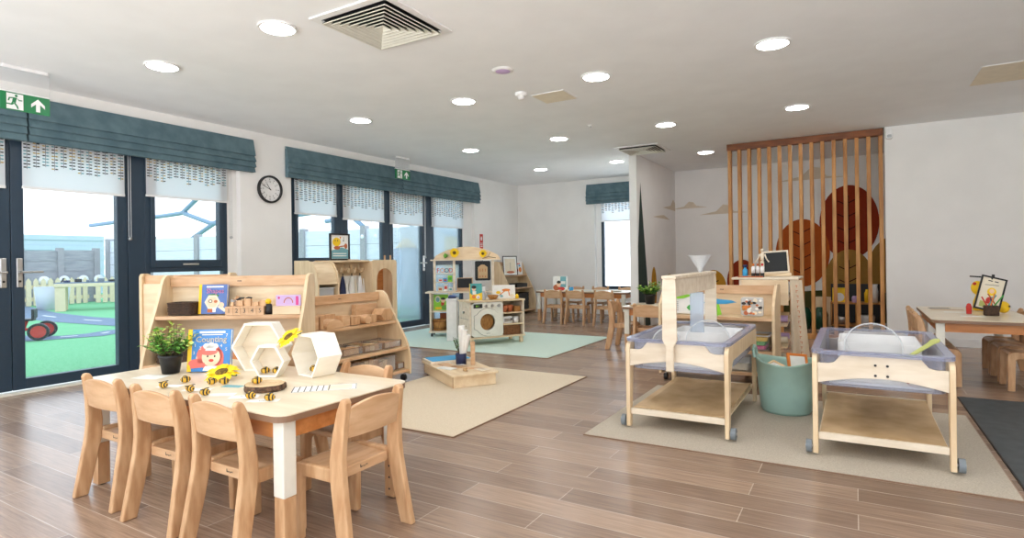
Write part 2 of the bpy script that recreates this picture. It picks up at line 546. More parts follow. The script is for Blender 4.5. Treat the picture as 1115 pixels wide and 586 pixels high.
# ------------------------------------------------------------------ blinds
def roman(y0, y1, label, along="y", base=XL, z1=2.41, z0=2.045):
    h = z1 - z0
    zs = [z1, z0 + h * 0.50, z0 + h * 0.50 - 0.004, z0 + h * 0.32, z0 + h * 0.32 - 0.004, z0 + h * 0.15, z0 + h * 0.15 - 0.004, z0]
    xs = [0.035, 0.075, 0.055, 0.088, 0.062, 0.085, 0.055, 0.07]
    o = thing("roman_blind", label, "window blind", (base, y0, 0) if along == "y" else (y0, base, 0), 0 if along == "y" else -PI / 2, "teal roman blinds over the windows")
    L = y1 - y0
    if along == "y":
        prof = [(xs[i], zs[i]) for i in range(8)] + [(0.01, z0), (0.01, z1)]
        MB(M.blind).prism(prof, "y", 0, L).build("fabric", o, 0.003)
        MB(M.white).box(0.002, 0.03, 0.0, L, z1 - 0.03, z1 + 0.004).build("headrail", o)
    else:
        prof = [(xs[i], zs[i]) for i in range(8)] + [(0.01, z0), (0.01, z1)]
        MB(M.blind).prism(prof, "y", 0, L).build("fabric", o, 0.003)
        MB(M.white).box(0.002, 0.03, 0.0, L, z1 - 0.03, z1 + 0.004).build("headrail", o)
    return o

roman(0.9, 2.03, "teal roman blind cut by the photo edge, over the door behind the exit sign")
roman(2.045, 4.10, "wide teal roman blind next to the wall clock, over the open view of the lawn")
roman(4.53, 6.53, "teal roman blind from the clock up to the second exit sign")
roman(6.545, 8.60, "teal roman blind beyond the second exit sign, ending above the fire notice")
o = roman(-4.30, -2.90, "short teal roman blind on the far back wall beside the partition", "x", YB)
# rotated -90: local +x -> -y (into the room), local +y -> +x

PRINT = [M.ink, M.ink, M.ink, M.pgold, M.paqua]

def roller(W, drop, label, loc, rz, ztop=2.12, chain=False):
    """local x along the blind, printed face to -y"""
    o = thing("roller_blind", label, "roller blind", loc, rz, "leaf print roller blinds")
    m = MB(M.roller).box(0, W, 0.0, 0.001, drop, ztop)
    rnd = random.Random(int(W * 1000) + len(label))
    n = max(6, int(W / 0.062))
    m.at(FR(0, -0.0015, 0))
    for i in range(n):
        x = (i + 0.5) * W / n
        lo = drop + 0.155 + rnd.uniform(-0.03, 0.03)
        m.mat(M.ink).rect(x, (lo + ztop) / 2, 0.003, ztop - lo)
        z = lo + 0.01
        while z < ztop - 0.02:
            m.mat(rnd.choice(PRINT)); m.ell(x - 0.013, z + 0.004, 0.012, 0.0055, 0.0003, 8)
            m.mat(rnd.choice(PRINT)); m.ell(x + 0.013, z + 0.004, 0.012, 0.0055, 0.0003, 8)
            z += 0.027
    m.at().build("fabric", o)
    MB(M.white).box(-0.002, W + 0.002, -0.006, 0.01, drop - 0.022, drop).build("bottom_bar", o, 0.003)
    if chain:
        c = MB(M.steel); c.tube([(W + 0.025, -0.015, 2.1), (W + 0.025, -0.015, chain)], 0.003, 6); c.tube([(W + 0.045, -0.015, 2.1), (W + 0.045, -0.015, chain)], 0.003, 6)
        c.ball((W + 0.035, -0.015, chain - 0.015), 0.017); c.build("pull_chain", o)
    return o

for y0, y1, z, lab, ch in ((1.10, 1.92, 1.68, "leaf print roller blind over the door leaf at the photo edge", 0),
                           (2.03, 2.80, 1.69, "leaf print roller blind over the glass door to the lawn", 1.29),
                           (2.99, 3.82, 1.71, "leaf print roller blind over the side light nearest the wall clock", 1.33),
                           (4.70, 5.36, 1.645, "leaf print roller blind over the first light past the clock", 0),
                           (5.47, 6.25, 1.615, "leaf print roller blind above the framed print with a yellow figure", 0),
                           (6.37, 7.12, 1.60, "leaf print roller blind over the glass door behind the hook unit", 1.10),
                           (7.34, 8.22, 1.60, "leaf print roller blind over the light behind the play market stand", 0)):
    # facing +x : rotate +90 so local x -> +y and local -y -> +x
    roller(y1 - y0, z, lab, (-5.84, y0, 0), PI / 2, chain=ch)
roller(1.2, 1.73, "leaf print roller blind on the far back window", (-4.04, 10.10, 0), 0, 2.08)

# ------------------------------------------------------------------ ceiling fittings
LX, LDX, LY, LDY = -4.413, 1.313, 2.386, 2.007
dl = thing("downlight", "x", "ceiling light", (0, 0, CEIL))
MB(M.white).ringprism([(0.118 * math.cos(i * PI / 16), 0.118 * math.sin(i * PI / 16)) for i in range(32)],
                      [(0.102 * math.cos(i * PI / 16), 0.102 * math.sin(i * PI / 16)) for i in range(32)], "z", -0.012, -0.001).build("trim_ring", dl)
MB(M.lamp).prism([(0.1015 * math.cos(i * PI / 16), 0.1015 * math.sin(i * PI / 16)) for i in range(32)], "z", -0.008, -0.002).build("lens", dl)
names = {(0, 0): "recessed round downlight nearest the first exit sign", (1, 0): "recessed round downlight beside the big square ceiling diffuser",
         (0, 1): "recessed round downlight nearest the wall above the clock", (1, 1): "recessed round downlight in line with the ceiling speaker, towards the clock wall",
         (2, 1): "recessed round downlight just past the beige ceiling hatch", (3, 1): "recessed round downlight nearest the pale hatch over the far table",
         (0, 2): "recessed round downlight by the middle of the far window blinds", (1, 2): "recessed round downlight beside the small ceiling sprinkler",
         (2, 2): "recessed round downlight between the sprinkler and the slatted screen", (3, 2): "recessed round downlight right before the top of the slatted screen",
         (0, 3): "recessed round downlight in the far corner over the back wall", (1, 3): "recessed round downlight over the far table window",
         (2, 3): "recessed round downlight past the diffuser by the partition, behind the screen"}
first = True
for i in range(-0, 6):
    for j in range(-1, 4):
        lab = names.get((i, j))
        if lab is None:
            if (i, j) in ((4, 3), (5, 3), (4, 2), (4, 1)): continue
            lab = "added unseen round downlight beyond the top edge of the photo"  # lamps added out of view along the grid, for more room light
            if (i, j) == (3, 3): lab = "recessed round downlight hidden behind the beam of the slatted screen"
            elif j > 0: lab = "added unseen round downlight beyond the far table"
        p = (LX + i * LDX, LY + j * LDY, CEIL)
        if p[0] > 3.4: continue
        if first:
            place(dl, p); dl["label"] = lab; dl["group"] = "recessed ceiling downlights"; first = False
        else:
            dup(dl, p, 0, lab, "recessed ceiling downlights")

def diffuser(loc, S_, label):
    o = thing("ceiling_diffuser", label, "air vent", loc, 0, "square ceiling air diffusers")
    h = S_ / 2
    sq = lambda r: [(-r, -r), (r, -r), (r, r), (-r, r)]
    MB(M.white).ringprism(sq(h), sq(h - 0.05), "z", -0.012, -0.001).build("frame", o, 0.002)
    MB(M.black).box(-h + 0.05, h - 0.05, -h + 0.05, h - 0.05, -0.004, -0.001).build("duct_shade", o)  # flat black sheet painted for the darkness inside the duct
    lv = MB(M.offwhite)
    r = h - 0.055
    while r > 0.03:
        a = sq(r); c = sq(r - 0.023)
        lv.mat(M.black).add([(x, y, -0.027) for x, y in a] + [(x, y, -0.005) for x, y in c], [(i, (i + 1) % 4, 4 + (i + 1) % 4, 4 + i) for i in range(4)])  # upper vane faces coloured black for the shade between the vanes
        lv.mat(M.offwhite).add([(x, y, -0.031) for x, y in a] + [(x * 0.99, y * 0.99, -0.009) for x, y in c] + [(x, y, -0.005) for x, y in c],
               [(i, (i + 1) % 4, 4 + (i + 1) % 4, 4 + i) for i in range(4)] + [(4 + i, 4 + (i + 1) % 4, 8 + (i + 1) % 4, 8 + i) for i in range(4)])
        lv.ringprism(sq(r + 0.001), sq(r - 0.006), "z", -0.034, -0.0315)
        r -= 0.036
    lv.build("louvre", o)
diffuser((-2.51, 2.70, CEIL), 0.62, "large square louvred air diffuser cut by the top of the photo")
diffuser((-2.46, 7.66, CEIL), 0.60, "square louvred air diffuser beside the partition wall top")
def hatch(x0, x1, y0, y1, label):
    o = thing("access_hatch", label, "ceiling hatch", ((x0 + x1) / 2, (y0 + y1) / 2, CEIL), 0, "ceiling access hatches")
    a, b_ = (x1 - x0) / 2, (y1 - y0) / 2
    MB(M.cream).box(-a + 0.012, a - 0.012, -b_ + 0.012, b_ - 0.012, -0.006, -0.001).build("lid", o)
    MB(M.white).ringprism([(-a, -b_), (a, -b_), (a, b_), (-a, b_)], [(-a + 0.01, -b_ + 0.01), (a - 0.01, -b_ + 0.01), (a - 0.01, b_ - 0.01), (-a + 0.01, b_ - 0.01)], "z", -0.005, -0.001).build("rim", o)
hatch(-2.50, -2.17, 4.58, 4.90, "small beige ceiling hatch next to the smoke detector")
hatch(0.88, 1.50, 5.85, 6.47, "larger pale ceiling hatch above the far table, cut by the photo edge")
o = thing("ceiling_speaker", "flat round pale lilac ceiling speaker", "ceiling speaker", (-2.34, 3.85, CEIL))
MB(M.white).lathe([(0.0, -0.014), (0.06, -0.013), (0.085, -0.006), (0.086, -0.001)], 28).build("body", o)
MB(M.lilac).lathe([(0.0, -0.018), (0.05, -0.0165), (0.058, -0.0135)], 24).build("grille", o)
o = thing("smoke_detector", "white smoke detector on the ceiling beside the beige hatch", "smoke detector", (-2.53, 4.47, CEIL))
MB(M.white).lathe([(0.0, -0.03), (0.05, -0.03), (0.055, -0.02), (0.055, -0.001)], 20).build("body", o)
MB(M.white).lathe([(0.0, -0.062), (0.026, -0.06), (0.034, -0.03)], 20).build("sensor", o)
o = thing("sprinkler", "tiny ceiling sprinkler between downlights", "sprinkler", (-2.5, 5.96, CEIL))
MB(M.white).lathe([(0.0, -0.012), (0.02, -0.012), (0.03, -0.001)], 14).build("plate", o)
MB(M.steel).lathe([(0.0, -0.03), (0.012, -0.03), (0.012, -0.012)], 10).build("nozzle", o)
o = thing("motion_sensor", "small white motion sensor high on the wall beside the slatted screen", "sensor", (0.36, 8.0, 2.42))
MB(M.white).prism(rrect(-0.035, 0.035, -0.06, 0.06, 0.03), "y", -0.05, -0.001).build("body", o, 0.006)
MB(M.frost).prism(rrect(-0.022, 0.022, -0.045, -0.01, 0.01), "y", -0.056, -0.051).build("lens", o)

# ------------------------------------------------------------------ wall things
def exit_sign(loc, label):
    o = thing("exit_sign", label, "exit sign", loc, PI / 2, "green exit signs")
    m = MB(M.exit).box(-0.15, 0.15, 0, 0.012, -0.065, 0.065)
    m.at(FR(0, -0.0012, 0))
    m.mat(M.white).rect(-0.065, 0.0, 0.10, 0.115)
    m.mat(M.exit)
    q = lambda pts: m.poly([(x - 0.065, y) for x, y in pts], 0.0006)
    m.ell(-0.057, 0.043, 0.009, 0.010, 0.0006, 14)
    q([(-0.012, 0.03), (0.012, 0.03), (0.004, -0.012), (-0.018, -0.008)])
    q([(-0.018, -0.006), (-0.002, -0.016), (-0.018, -0.028), (-0.05, -0.026), (-0.05, -0.018), (-0.024, -0.018)])
    q([(-0.008, -0.012), (0.004, -0.012), (0.018, -0.032), (0.022, -0.052), (0.013, -0.052), (0.008, -0.036)])
    q([(0.008, 0.03), (0.012, 0.024), (0.024, 0.008), (0.044, 0.010), (0.044, 0.017), (0.026, 0.016)])
    q([(-0.012, 0.03), (-0.014, 0.022), (-0.03, 0.018), (-0.034, 0.0), (-0.042, 0.002), (-0.036, 0.026)])
    m.mat(M.white)
    m.poly([(0.075, 0.047), (0.118, 0.004), (0.118, -0.022), (0.088, 0.006), (0.088, -0.05), (0.062, -0.05), (0.062, 0.006), (0.032, -0.022), (0.032, 0.004)][::-1], 0.0006)
    m.at().build("sign_plate", o)
    MB(M.white).box(-0.152, 0.152, -0.004, 0.016, 0.066, 0.075).build("top_rail", o)
    c = MB(M.acryl); c.box(-0.15, 0.15, 0.004, 0.008, 0.076, 2.484 - loc[2]); c.build("hanger", o)
    MB(M.white).box(-0.14, 0.14, -0.008, 0.02, 2.485 - loc[2], 2.509 - loc[2]).build("ceiling_mount", o, 0.004)
exit_sign((-5.30, 1.87, 2.245), "large green exit sign with running man hanging at the photo edge")
exit_sign((-5.50, 6.28, 2.26), "smaller looking green exit sign hanging where two far blinds meet")

o = thing("wall_clock", "black rimmed round wall clock with white face between the two windows", "clock", (XL + 0.001, 4.315, 1.88), PI / 2)
# facing +x: local -y
cyc = lambda r, n=40: [(r * math.cos(2 * PI * i / n), r * math.sin(2 * PI * i / n)) for i in range(n)]
MB(M.black).ringprism(cyc(0.158), cyc(0.137), "y", -0.04, -0.001).build("rim", o, 0.005)
m = MB(M.white).prism(cyc(0.138), "y", -0.015, -0.002)
m.at(FR(0, -0.0165, 0)).mat(M.ink)
for i in range(12):
    a = i * PI / 6
    m.line(0.105 * math.sin(a), 0.105 * math.cos(a), 0.122 * math.sin(a), 0.122 * math.cos(a), 0.006)
for i in range(1, 13):
    a = i * PI / 6
    m.text(str(i), 0.086 * math.sin(a), 0.086 * math.cos(a), 0.03)
m.at().build("dial", o)
hd = MB(M.ink).at(FR(0, -0.019, 0))
a = math.radians(-66); hd.line(-0.02 * math.sin(a), -0.02 * math.cos(a), 0.108 * math.sin(a), 0.108 * math.cos(a), 0.006)
hd.at(FR(0, -0.021, 0)); a = math.radians(-35); hd.line(-0.015 * math.sin(a), -0.015 * math.cos(a), 0.075 * math.sin(a), 0.075 * math.cos(a), 0.008)
hd.ell(0, 0, 0.008, 0.008, 0.001, 14)
hd.at().build("hands", o)

o = thing("fire_notice", "small red fire notice on the wall past the far windows", "sign", (XL + 0.001, 8.71, 1.37), PI / 2)
m = MB(M.red).box(-0.05, 0.05, -0.004, 0, -0.13, 0.13).at(FR(0, -0.0048, 0)).mat(M.white)
m.poly([(-0.01, 0.095), (0.012, 0.08), (0.022, 0.045), (0.01, 0.01), (-0.018, 0.015), (-0.025, 0.05)][::-1])
m.rect(0, -0.035, 0.07, 0.012); m.rect(0, -0.06, 0.07, 0.012); m.rect(0, -0.09, 0.06, 0.02)
m.at().build("plate", o)
o = thing("call_point", "small dark red call point on the wall under the fire notice", "switch", (XL + 0.001, 8.72, 1.06), PI / 2)
MB(M.red).box(-0.03, 0.03, -0.02, 0, -0.03, 0.03).build("body", o, 0.004)
MB(M.white).box(-0.018, 0.018, -0.022, -0.02, -0.018, 0.018).build("glass_cover", o)

# ------------------------------------------------------------------ slatted screen and murals
o = thing("slatted_screen", "floor to ceiling screen of upright pine slats under a dark beam", "room divider", (-0.565, 8.06, 0))
MB(M.slat_d).box(-0.87, 0.865, -0.05, 0.05, 2.425, 2.505).build("beam", o, 0.004)
MB(M.slat).box(-0.87, 0.865, -0.045, 0.045, 0.0, 0.06).build("base_rail", o, 0.004)
for i in range(15):
    x = -0.84 + i * 1.68 / 14
    MB(M.slat).box(x - 0.021, x + 0.021, -0.04, 0.04, 0.061, 2.424).build("slat", o, 0.003)

o = thing("wall_mural", "painted autumn tree mural on the back wall behind the slatted screen", "mural", (0, YB - 0.002, 0))
def mtree(cx, cz, rx, rz_, m, z, veins=True, stem=M.m_line):
    a = MB(m).at(FR(0, 0, 0)); n = 40
    pts = [(cx + rx * math.cos(2 * PI * i / n), max(0.02, cz + rz_ * math.sin(2 * PI * i / n))) for i in range(n)]
    a.poly(pts, z)
    if veins:
        a.mat(stem); lo = max(0.05, cz - rz_ * 0.85)
        a.line(cx, lo, cx, cz + rz_ * 0.72, 0.012, z + 0.0006)
        k = lo + 0.12
        while k < cz + rz_ * 0.55:
            a.line(cx, k, cx - rx * 0.38, k + rx * 0.20, 0.014, z + 0.0006); a.line(cx, k + 0.04, cx + rx * 0.38, k + 0.04 + rx * 0.20, 0.014, z + 0.0006)
            k += 0.2
    a.build("tree_crown", o)
mtree(0.56, 0.76, 0.41, 0.56, M.m_tan, 0.001)
mtree(-0.07, 1.525, 0.388, 0.555, M.m_red, 0.003)
mtree(-0.70, 1.075, 0.378, 0.525, M.m_org, 0.005)
mtree(-0.075, 0.55, 0.34, 0.565, M.m_tan, 0.007)
mtree(-1.58, 0.62, 0.24, 0.36, M.m_red, 0.005)
mtree(-2.03, 0.50, 0.20, 0.31, M.m_must, 0.003)
mtree(-2.42, 0.42, 0.24, 0.33, M.m_beige, 0.001, False)
a = MB(M.m_green).at(FR(0, 0, 0))
a.poly([(-1.2, 0.02)] + [(-1.2 + 2.45 * i / 16, 0.34 + 0.16 * math.sin(PI * (0.15 + 0.85 * i / 16))) for i in range(17)] + [(1.25, 0.02)], 0.0062); a.build("hill", o)
for cx, cz, s in ((-2.42, 1.86, 0.3), (-1.86, 1.74, 0.4), (-0.55, 2.2, 0.5)):
    cl = MB(M.m_cloud).at(FR(0, 0, 0)); cl.poly([(cx - s, cz), (cx - s * 0.3, cz + 0.05 * s / 0.4), (cx - s * 0.02, cz + 0.16 * s / 0.4), (cx + s * 0.22, cz + 0.14 * s / 0.4), (cx + s * 0.4, cz + 0.04), (cx + s, cz + 0.01)][::-1], 0.0005)
    cl.build("cloud", o)
o = thing("partition_mural", "painted dark pine and ochre leaf on the side of the partition wall", "mural", (-2.659, 0, 0), PI / 2)
a = MB(M.m_dark).at(FR(0, 0, 0)); a.poly([(8.03, 0.02), (8.57, 0.02), (8.45, 0.62), (8.16, 2.13), (8.03, 1.2)], 0.001); a.build("pine", o)
def pcrown(cy, cz, ry, rz_, m, z):
    a = MB(m).at(FR(0, 0, 0)); a.ell(cy, cz, ry, rz_, z, 30); a.mat(M.m_line).line(cy, cz - rz_ * 0.9, cy, cz + rz_ * 0.6, 0.008, z + 0.0006)
    a.build("tree_crown", o)
pcrown(9.62, 0.42, 0.40, 0.34, M.m_beige, 0.001)
pcrown(8.76, 0.56, 0.14, 0.33, M.m_must, 0.002)
a = MB(M.m_cloud).at(FR(0, 0, 0))
a.poly([(9.3, 1.84), (9.75, 1.9), (9.92, 2.02), (10.04, 1.96), (10.04, 1.83)][::-1], 0.001); a.build("cloud", o)
a = MB(M.m_cloud).at(FR(0, 0, 0)); a.poly([(8.75, 1.66), (9.1, 1.7), (9.35, 1.72), (9.7, 1.66)], 0.001); a.build("cloud", o)
# ------------------------------------------------------------------ rugs
def rug(name, x0, x1, y0, y1, m, label, h=0.008, cat="rug"):
    a = MB(m).box(x0, x1, y0, y1, 0.001, h); a.mat(M.tedge if m is not M.mat else M.black)
    e = 0.006
    a.box(x0 - e, x1 + e, y0 - e, y0, 0.001, h * 0.8); a.box(x0 - e, x1 + e, y1, y1 + e, 0.001, h * 0.8)
    a.box(x0 - e, x0, y0, y1, 0.001, h * 0.8); a.box(x1, x1 + e, y0, y1, 0.001, h * 0.8)
    return tag(a.build(name), label, cat)
rug("rug", -3.27, -2.02, 2.71, 4.64, M.rugw, "cream rectangular rug under the low wooden play platform")
rug("rug", -5.60, -2.747, 5.33, 7.11, M.rugg, "pale mint rug under the play washing machine unit")
rug("rug", -1.37, 0.588, 3.115, 4.585, M.rug, "oatmeal rug under the two sand and water tables")
rug("floor_mat", 0.625, 2.6, 3.10, 5.175, M.mat, "charcoal floor mat beyond the oatmeal rug", cat="mat")

# ------------------------------------------------------------------ chairs
def make_chair():
    t = thing("chair", "x", "chair")
    th = 0.028
    def upright(s):
        sec = [(0.0, -0.168, -0.110, 0.160), (0.14, -0.144, -0.080, 0.152), (0.26, -0.124, -0.057, 0.147), (0.33, -0.118, -0.055, 0.145),
               (0.42, -0.122, -0.066, 0.141), (0.50, -0.131, -0.086, 0.138), (0.535, -0.136, -0.100, 0.137), (0.549, -0.129, -0.110, 0.1365)]
        m = MB(M.beech)
        m.loft([[(s * xc - th / 2, y0, z), (s * xc + th / 2, y0, z), (s * xc + th / 2, y1, z), (s * xc - th / 2, y1, z)] for z, y0, y1, xc in sec])
        return m
    def sideframe(s):
        # front leg and side rail as one bent piece in the (y,z) plane
        x = 0.140 * s
        o_, i_ = 0.045, 0.02
        pts = [(0.150, 0.004), (0.150, 0.295 - o_)]
        pts += [(0.150 - o_ + o_ * math.cos(a), 0.295 - o_ + o_ * math.sin(a)) for a in [PI / 12 * k for k in range(1, 6)]]
        pts += [(0.150 - o_, 0.295), (-0.058, 0.295), (-0.058, 0.245), (0.102 - i_, 0.245)]
        pts += [(0.102 - i_ + i_ * math.sin(a), 0.245 - i_ + i_ * math.cos(a)) for a in [PI / 8 * k for k in range(1, 4)]]
        pts += [(0.102, 0.245 - i_), (0.108, 0.004)]
        return MB(M.beech).prism(pts, "x", x - th / 2, x + th / 2)
    for s in (-1, 1):
        u = upright(s).build("leg", t, 0.006)
        MB(M.black).box(s * 0.160 - 0.008, s * 0.160 + 0.008, -0.15, -0.13, -0.0 + 0.0, 0.006).build("foot_pad", u)
        sideframe(s).build("leg", t, 0.006)
    st = MB(M.beech_b)
    st.prism([(-0.066, 0.245), (-0.066, 0.283), (-0.04, 0.281), (0.08, 0.286), (0.11, 0.292), (0.135, 0.289), (0.142, 0.275), (0.13, 0.265), (-0.04, 0.262), (-0.048, 0.245)], "x", -0.125, 0.125)
    st.mat(M.ink).at(FR(0, -0.0668, 0.264)); rr = random.Random(3)
    for k in range(7):
        st.rect(-0.014 + k * 0.005, rr.uniform(-0.0015, 0.0015), 0.003, rr.uniform(0.003, 0.007))
    st.rect(-0.018, 0.003, 0.004, 0.012)
    st.at().build("seat", t, 0.004)
    bk = MB(M.beech_b); n = 10
    lo = []
    for k in range(n + 1):
        x = -0.127 + 0.254 * k / n; c = 1 - (x / 0.127) ** 2
        ym = -0.124 - 0.012 * c; zt = 0.515 + 0.022 * c
        lo.append([(x, ym + 0.016 - 0.008, 0.405), (x, ym + 0.032 - 0.008, 0.405), (x, ym + 0.006, zt), (x, ym - 0.010, zt)])
    bk.loft(lo); bk.build("backrest", t, 0.004)
    return t

chair0 = make_chair()
CG = "small beech children's chairs"
cspots = [
    (-2.83, 1.372, 0, "beech chair at the long front side, first from the lawn door"),
    (-2.385, 1.358, 0.03, "beech chair in the middle of three along the front table side"),
    (-1.985, 1.362, -0.02, "beech chair at the long front side, closest to the white table leg"),
    (-1.665, 1.585, PI / 2, "beech chair pulled up to the short end of the bee table"),
    (-2.0, 1.892, PI, "beech chair behind the bee table corner, by the wooden block shelf"),
    (-2.47, 1.892, PI, "beech chair tucked behind the bee table under the white hexagons"),
    (-4.15, 8.38, 0, "beech chair at the far back table beside the corner book shelf"),
    (-3.77, 8.38, 0, "beech chair in the middle, near side of the far back table"),
    (-3.29, 8.38, 0, "beech chair, near side of the far back table, below the window"),
    (-4.26, 9.30, PI, "beech chair on the wall side of the far back table, by the upright card"),
    (-3.80, 9.30, PI, "beech chair on the wall side, middle of the far back table"),
    (-3.32, 9.30, PI, "beech chair on the wall side under the far window"),
    (-1.88, 6.06, 0, "beech chair at the plant table, back towards the sand table"),
    (-2.29, 6.36, -PI / 2, "beech chair at the free end of the plant table, seen side on"),
    (0.545, 5.70, -PI / 2, "beech chair by the slats side of the framed picture table, nearest the sand table"),
    (0.545, 6.06, -PI / 2, "beech chair by the slats side of the framed picture table, middle one"),
    (0.545, 6.42, -PI / 2, "beech chair by the slats side of the framed picture table, nearest the wall"),
    (1.115, 5.70, PI / 2, "beech chair across the framed picture table, nearest the charcoal mat"),
    (1.115, 6.06, PI / 2, "beech chair across the framed picture table, in the shade of the middle"),
    (1.115, 6.42, PI / 2, "beech chair across the framed picture table, nearest the white wall"),
]
for k, (x, y, a, lab) in enumerate(cspots):
    if k == 0:
        place(chair0, (x, y, 0), a); chair0["label"] = lab; chair0["group"] = CG
    else:
        dup(chair0, (x, y, 0), a, lab, CG)

# ------------------------------------------------------------------ tables
def make_table(label, x0, x1, y0, y1, zt, covered=True, inset=0.028):
    cx, cy = (x0 + x1) / 2, (y0 + y1) / 2
    a, b_ = (x1 - x0) / 2, (y1 - y0) / 2
    t = thing("activity_table", label, "table", (cx, cy, 0), 0, "low nursery tables")
    m = MB(M.pale).prism(rrect(-a, a, -b_, b_, 0.055), "z", zt - 0.004, zt)
    m.mat(M.tedge).prism(rrect(-a, a, -b_, b_, 0.055), "z", zt - 0.026, zt - 0.0045)
    m.build("tabletop", t)
    r = MB(M.apron); q = inset + 0.012
    r.box(-a + q + 0.04, a - q - 0.04, -b_ + q, -b_ + q + 0.02, zt - 0.095, zt - 0.027); r.box(-a + q + 0.04, a - q - 0.04, b_ - q - 0.02, b_ - q, zt - 0.095, zt - 0.027)
    r.box(-a + q, -a + q + 0.02, -b_ + q + 0.04, b_ - q - 0.04, zt - 0.095, zt - 0.027); r.box(a - q - 0.02, a - q, -b_ + q + 0.04, b_ - q - 0.04, zt - 0.095, zt - 0.027)
    r.build("apron", t)
    for sx in (-1, 1):
        for sy in (-1, 1):
            X, Y = sx * (a - inset - 0.028), sy * (b_ - inset - 0.028)
            l = MB(M.offwhite).box(X - 0.028, X + 0.028, Y - 0.028, Y + 0.028, 0.200, zt - 0.027).build("leg", t, 0.004)
            f_ = MB(M.beech).box(X - 0.026, X + 0.026, Y - 0.026, Y + 0.026, 0.006, 0.1995)
            f_.mat(M.black).cyl((X, Y, 0.0), (X, Y, 0.006), 0.014)
            for k in range(3):
                f_.cyl((X + sx * 0.0, Y - sy * 0.026, 0.04 + 0.05 * k), (X, Y - sy * 0.0265, 0.04 + 0.05 * k), 0.005, n=8)
            f_.build("leg_extension", l, 0.003)
    return t
ZT = 0.50
make_table("pale topped table with white legs laid out with bees, hexagons and sunflowers", -3.13, -1.70, 1.30, 1.97, ZT)
make_table("pale topped table against the far back wall under the window", -4.60, -3.02, 8.50, 9.20, 0.50)
make_table("pale topped table beside the partition wall with a potted plant on it", -2.21, -1.25, 6.05, 6.68, 0.50)
make_table("pale topped table before the white wall holding a black framed picture", 0.50, 1.16, 5.42, 6.75, 0.53)

# ------------------------------------------------------------------ things on the bee table
def make_plant(name, label, loc, s=1.0, seed=1, spread=0.12, h=0.13, pot=M.black):
    rnd = random.Random(seed)
    o = thing(name, label, "plant", loc)
    p = MB(pot); p.lathe([(0.0, 0.001), (0.038 * s, 0.001), (0.05 * s, 0.075 * s), (0.053 * s, 0.078 * s), (0.053 * s, 0.09 * s), (0.048 * s, 0.09 * s), (0.046 * s, 0.078 * s), (0.0, 0.076 * s)], 24)
    p.build("pot", o)
    f_ = MB(M.twig)
    for k in range(44):
        a = rnd.uniform(0, 2 * PI); rr = spread * s * math.sqrt(rnd.random()); hh = (0.09 + h * rnd.uniform(0.35, 1.0) * (1.1 - 0.45 * rr / (spread * s))) * s
        tip = Vector((rr * math.cos(a), rr * math.sin(a), hh)); b0 = Vector((0.02 * s * math.cos(a), 0.02 * s * math.sin(a), 0.07 * s))
        f_.mat(M.twig).cyl(b0, tip, 0.0015 * s, 0.001 * s, 5)
        for q in range(11):
            t = 0.3 + 0.7 * (q + 1) / 11
            c = b0.lerp(tip, t); g = rnd.uniform(0, 2 * PI); e = rnd.uniform(-0.3, 0.8)
            d = Vector((math.cos(g) * math.cos(e), math.sin(g) * math.cos(e), math.sin(e))); L = rnd.uniform(0.018, 0.028) * s
            sd = d.cross(Vector((0, 0, 1))).normalized() * L * 0.5
            up = Vector((0, 0, 0.004 * s))
            f_.mat(rnd.choice([M.leaf2, M.leaf2, M.leaf3, M.leaf3]) if t > 0.7 else rnd.choice([M.leaf1, M.leaf2]))
            f_.add([c, c + d * L * 0.5 + sd + up, c + d * L, c + d * L * 0.5 - sd + up], [(0, 1, 2, 3)])
    f_.build("foliage", o)
    return o
make_plant("potted_plant", "bushy green plant in black pot on the bee table beside the blue book", (-2.875, 1.575, ZT + 0.001), 1.0, 3, 0.135, 0.155)
make_plant("potted_plant", "small bushy plant in black pot on the table by the partition wall", (-2.02, 6.50, 0.501), 1.25, 5)

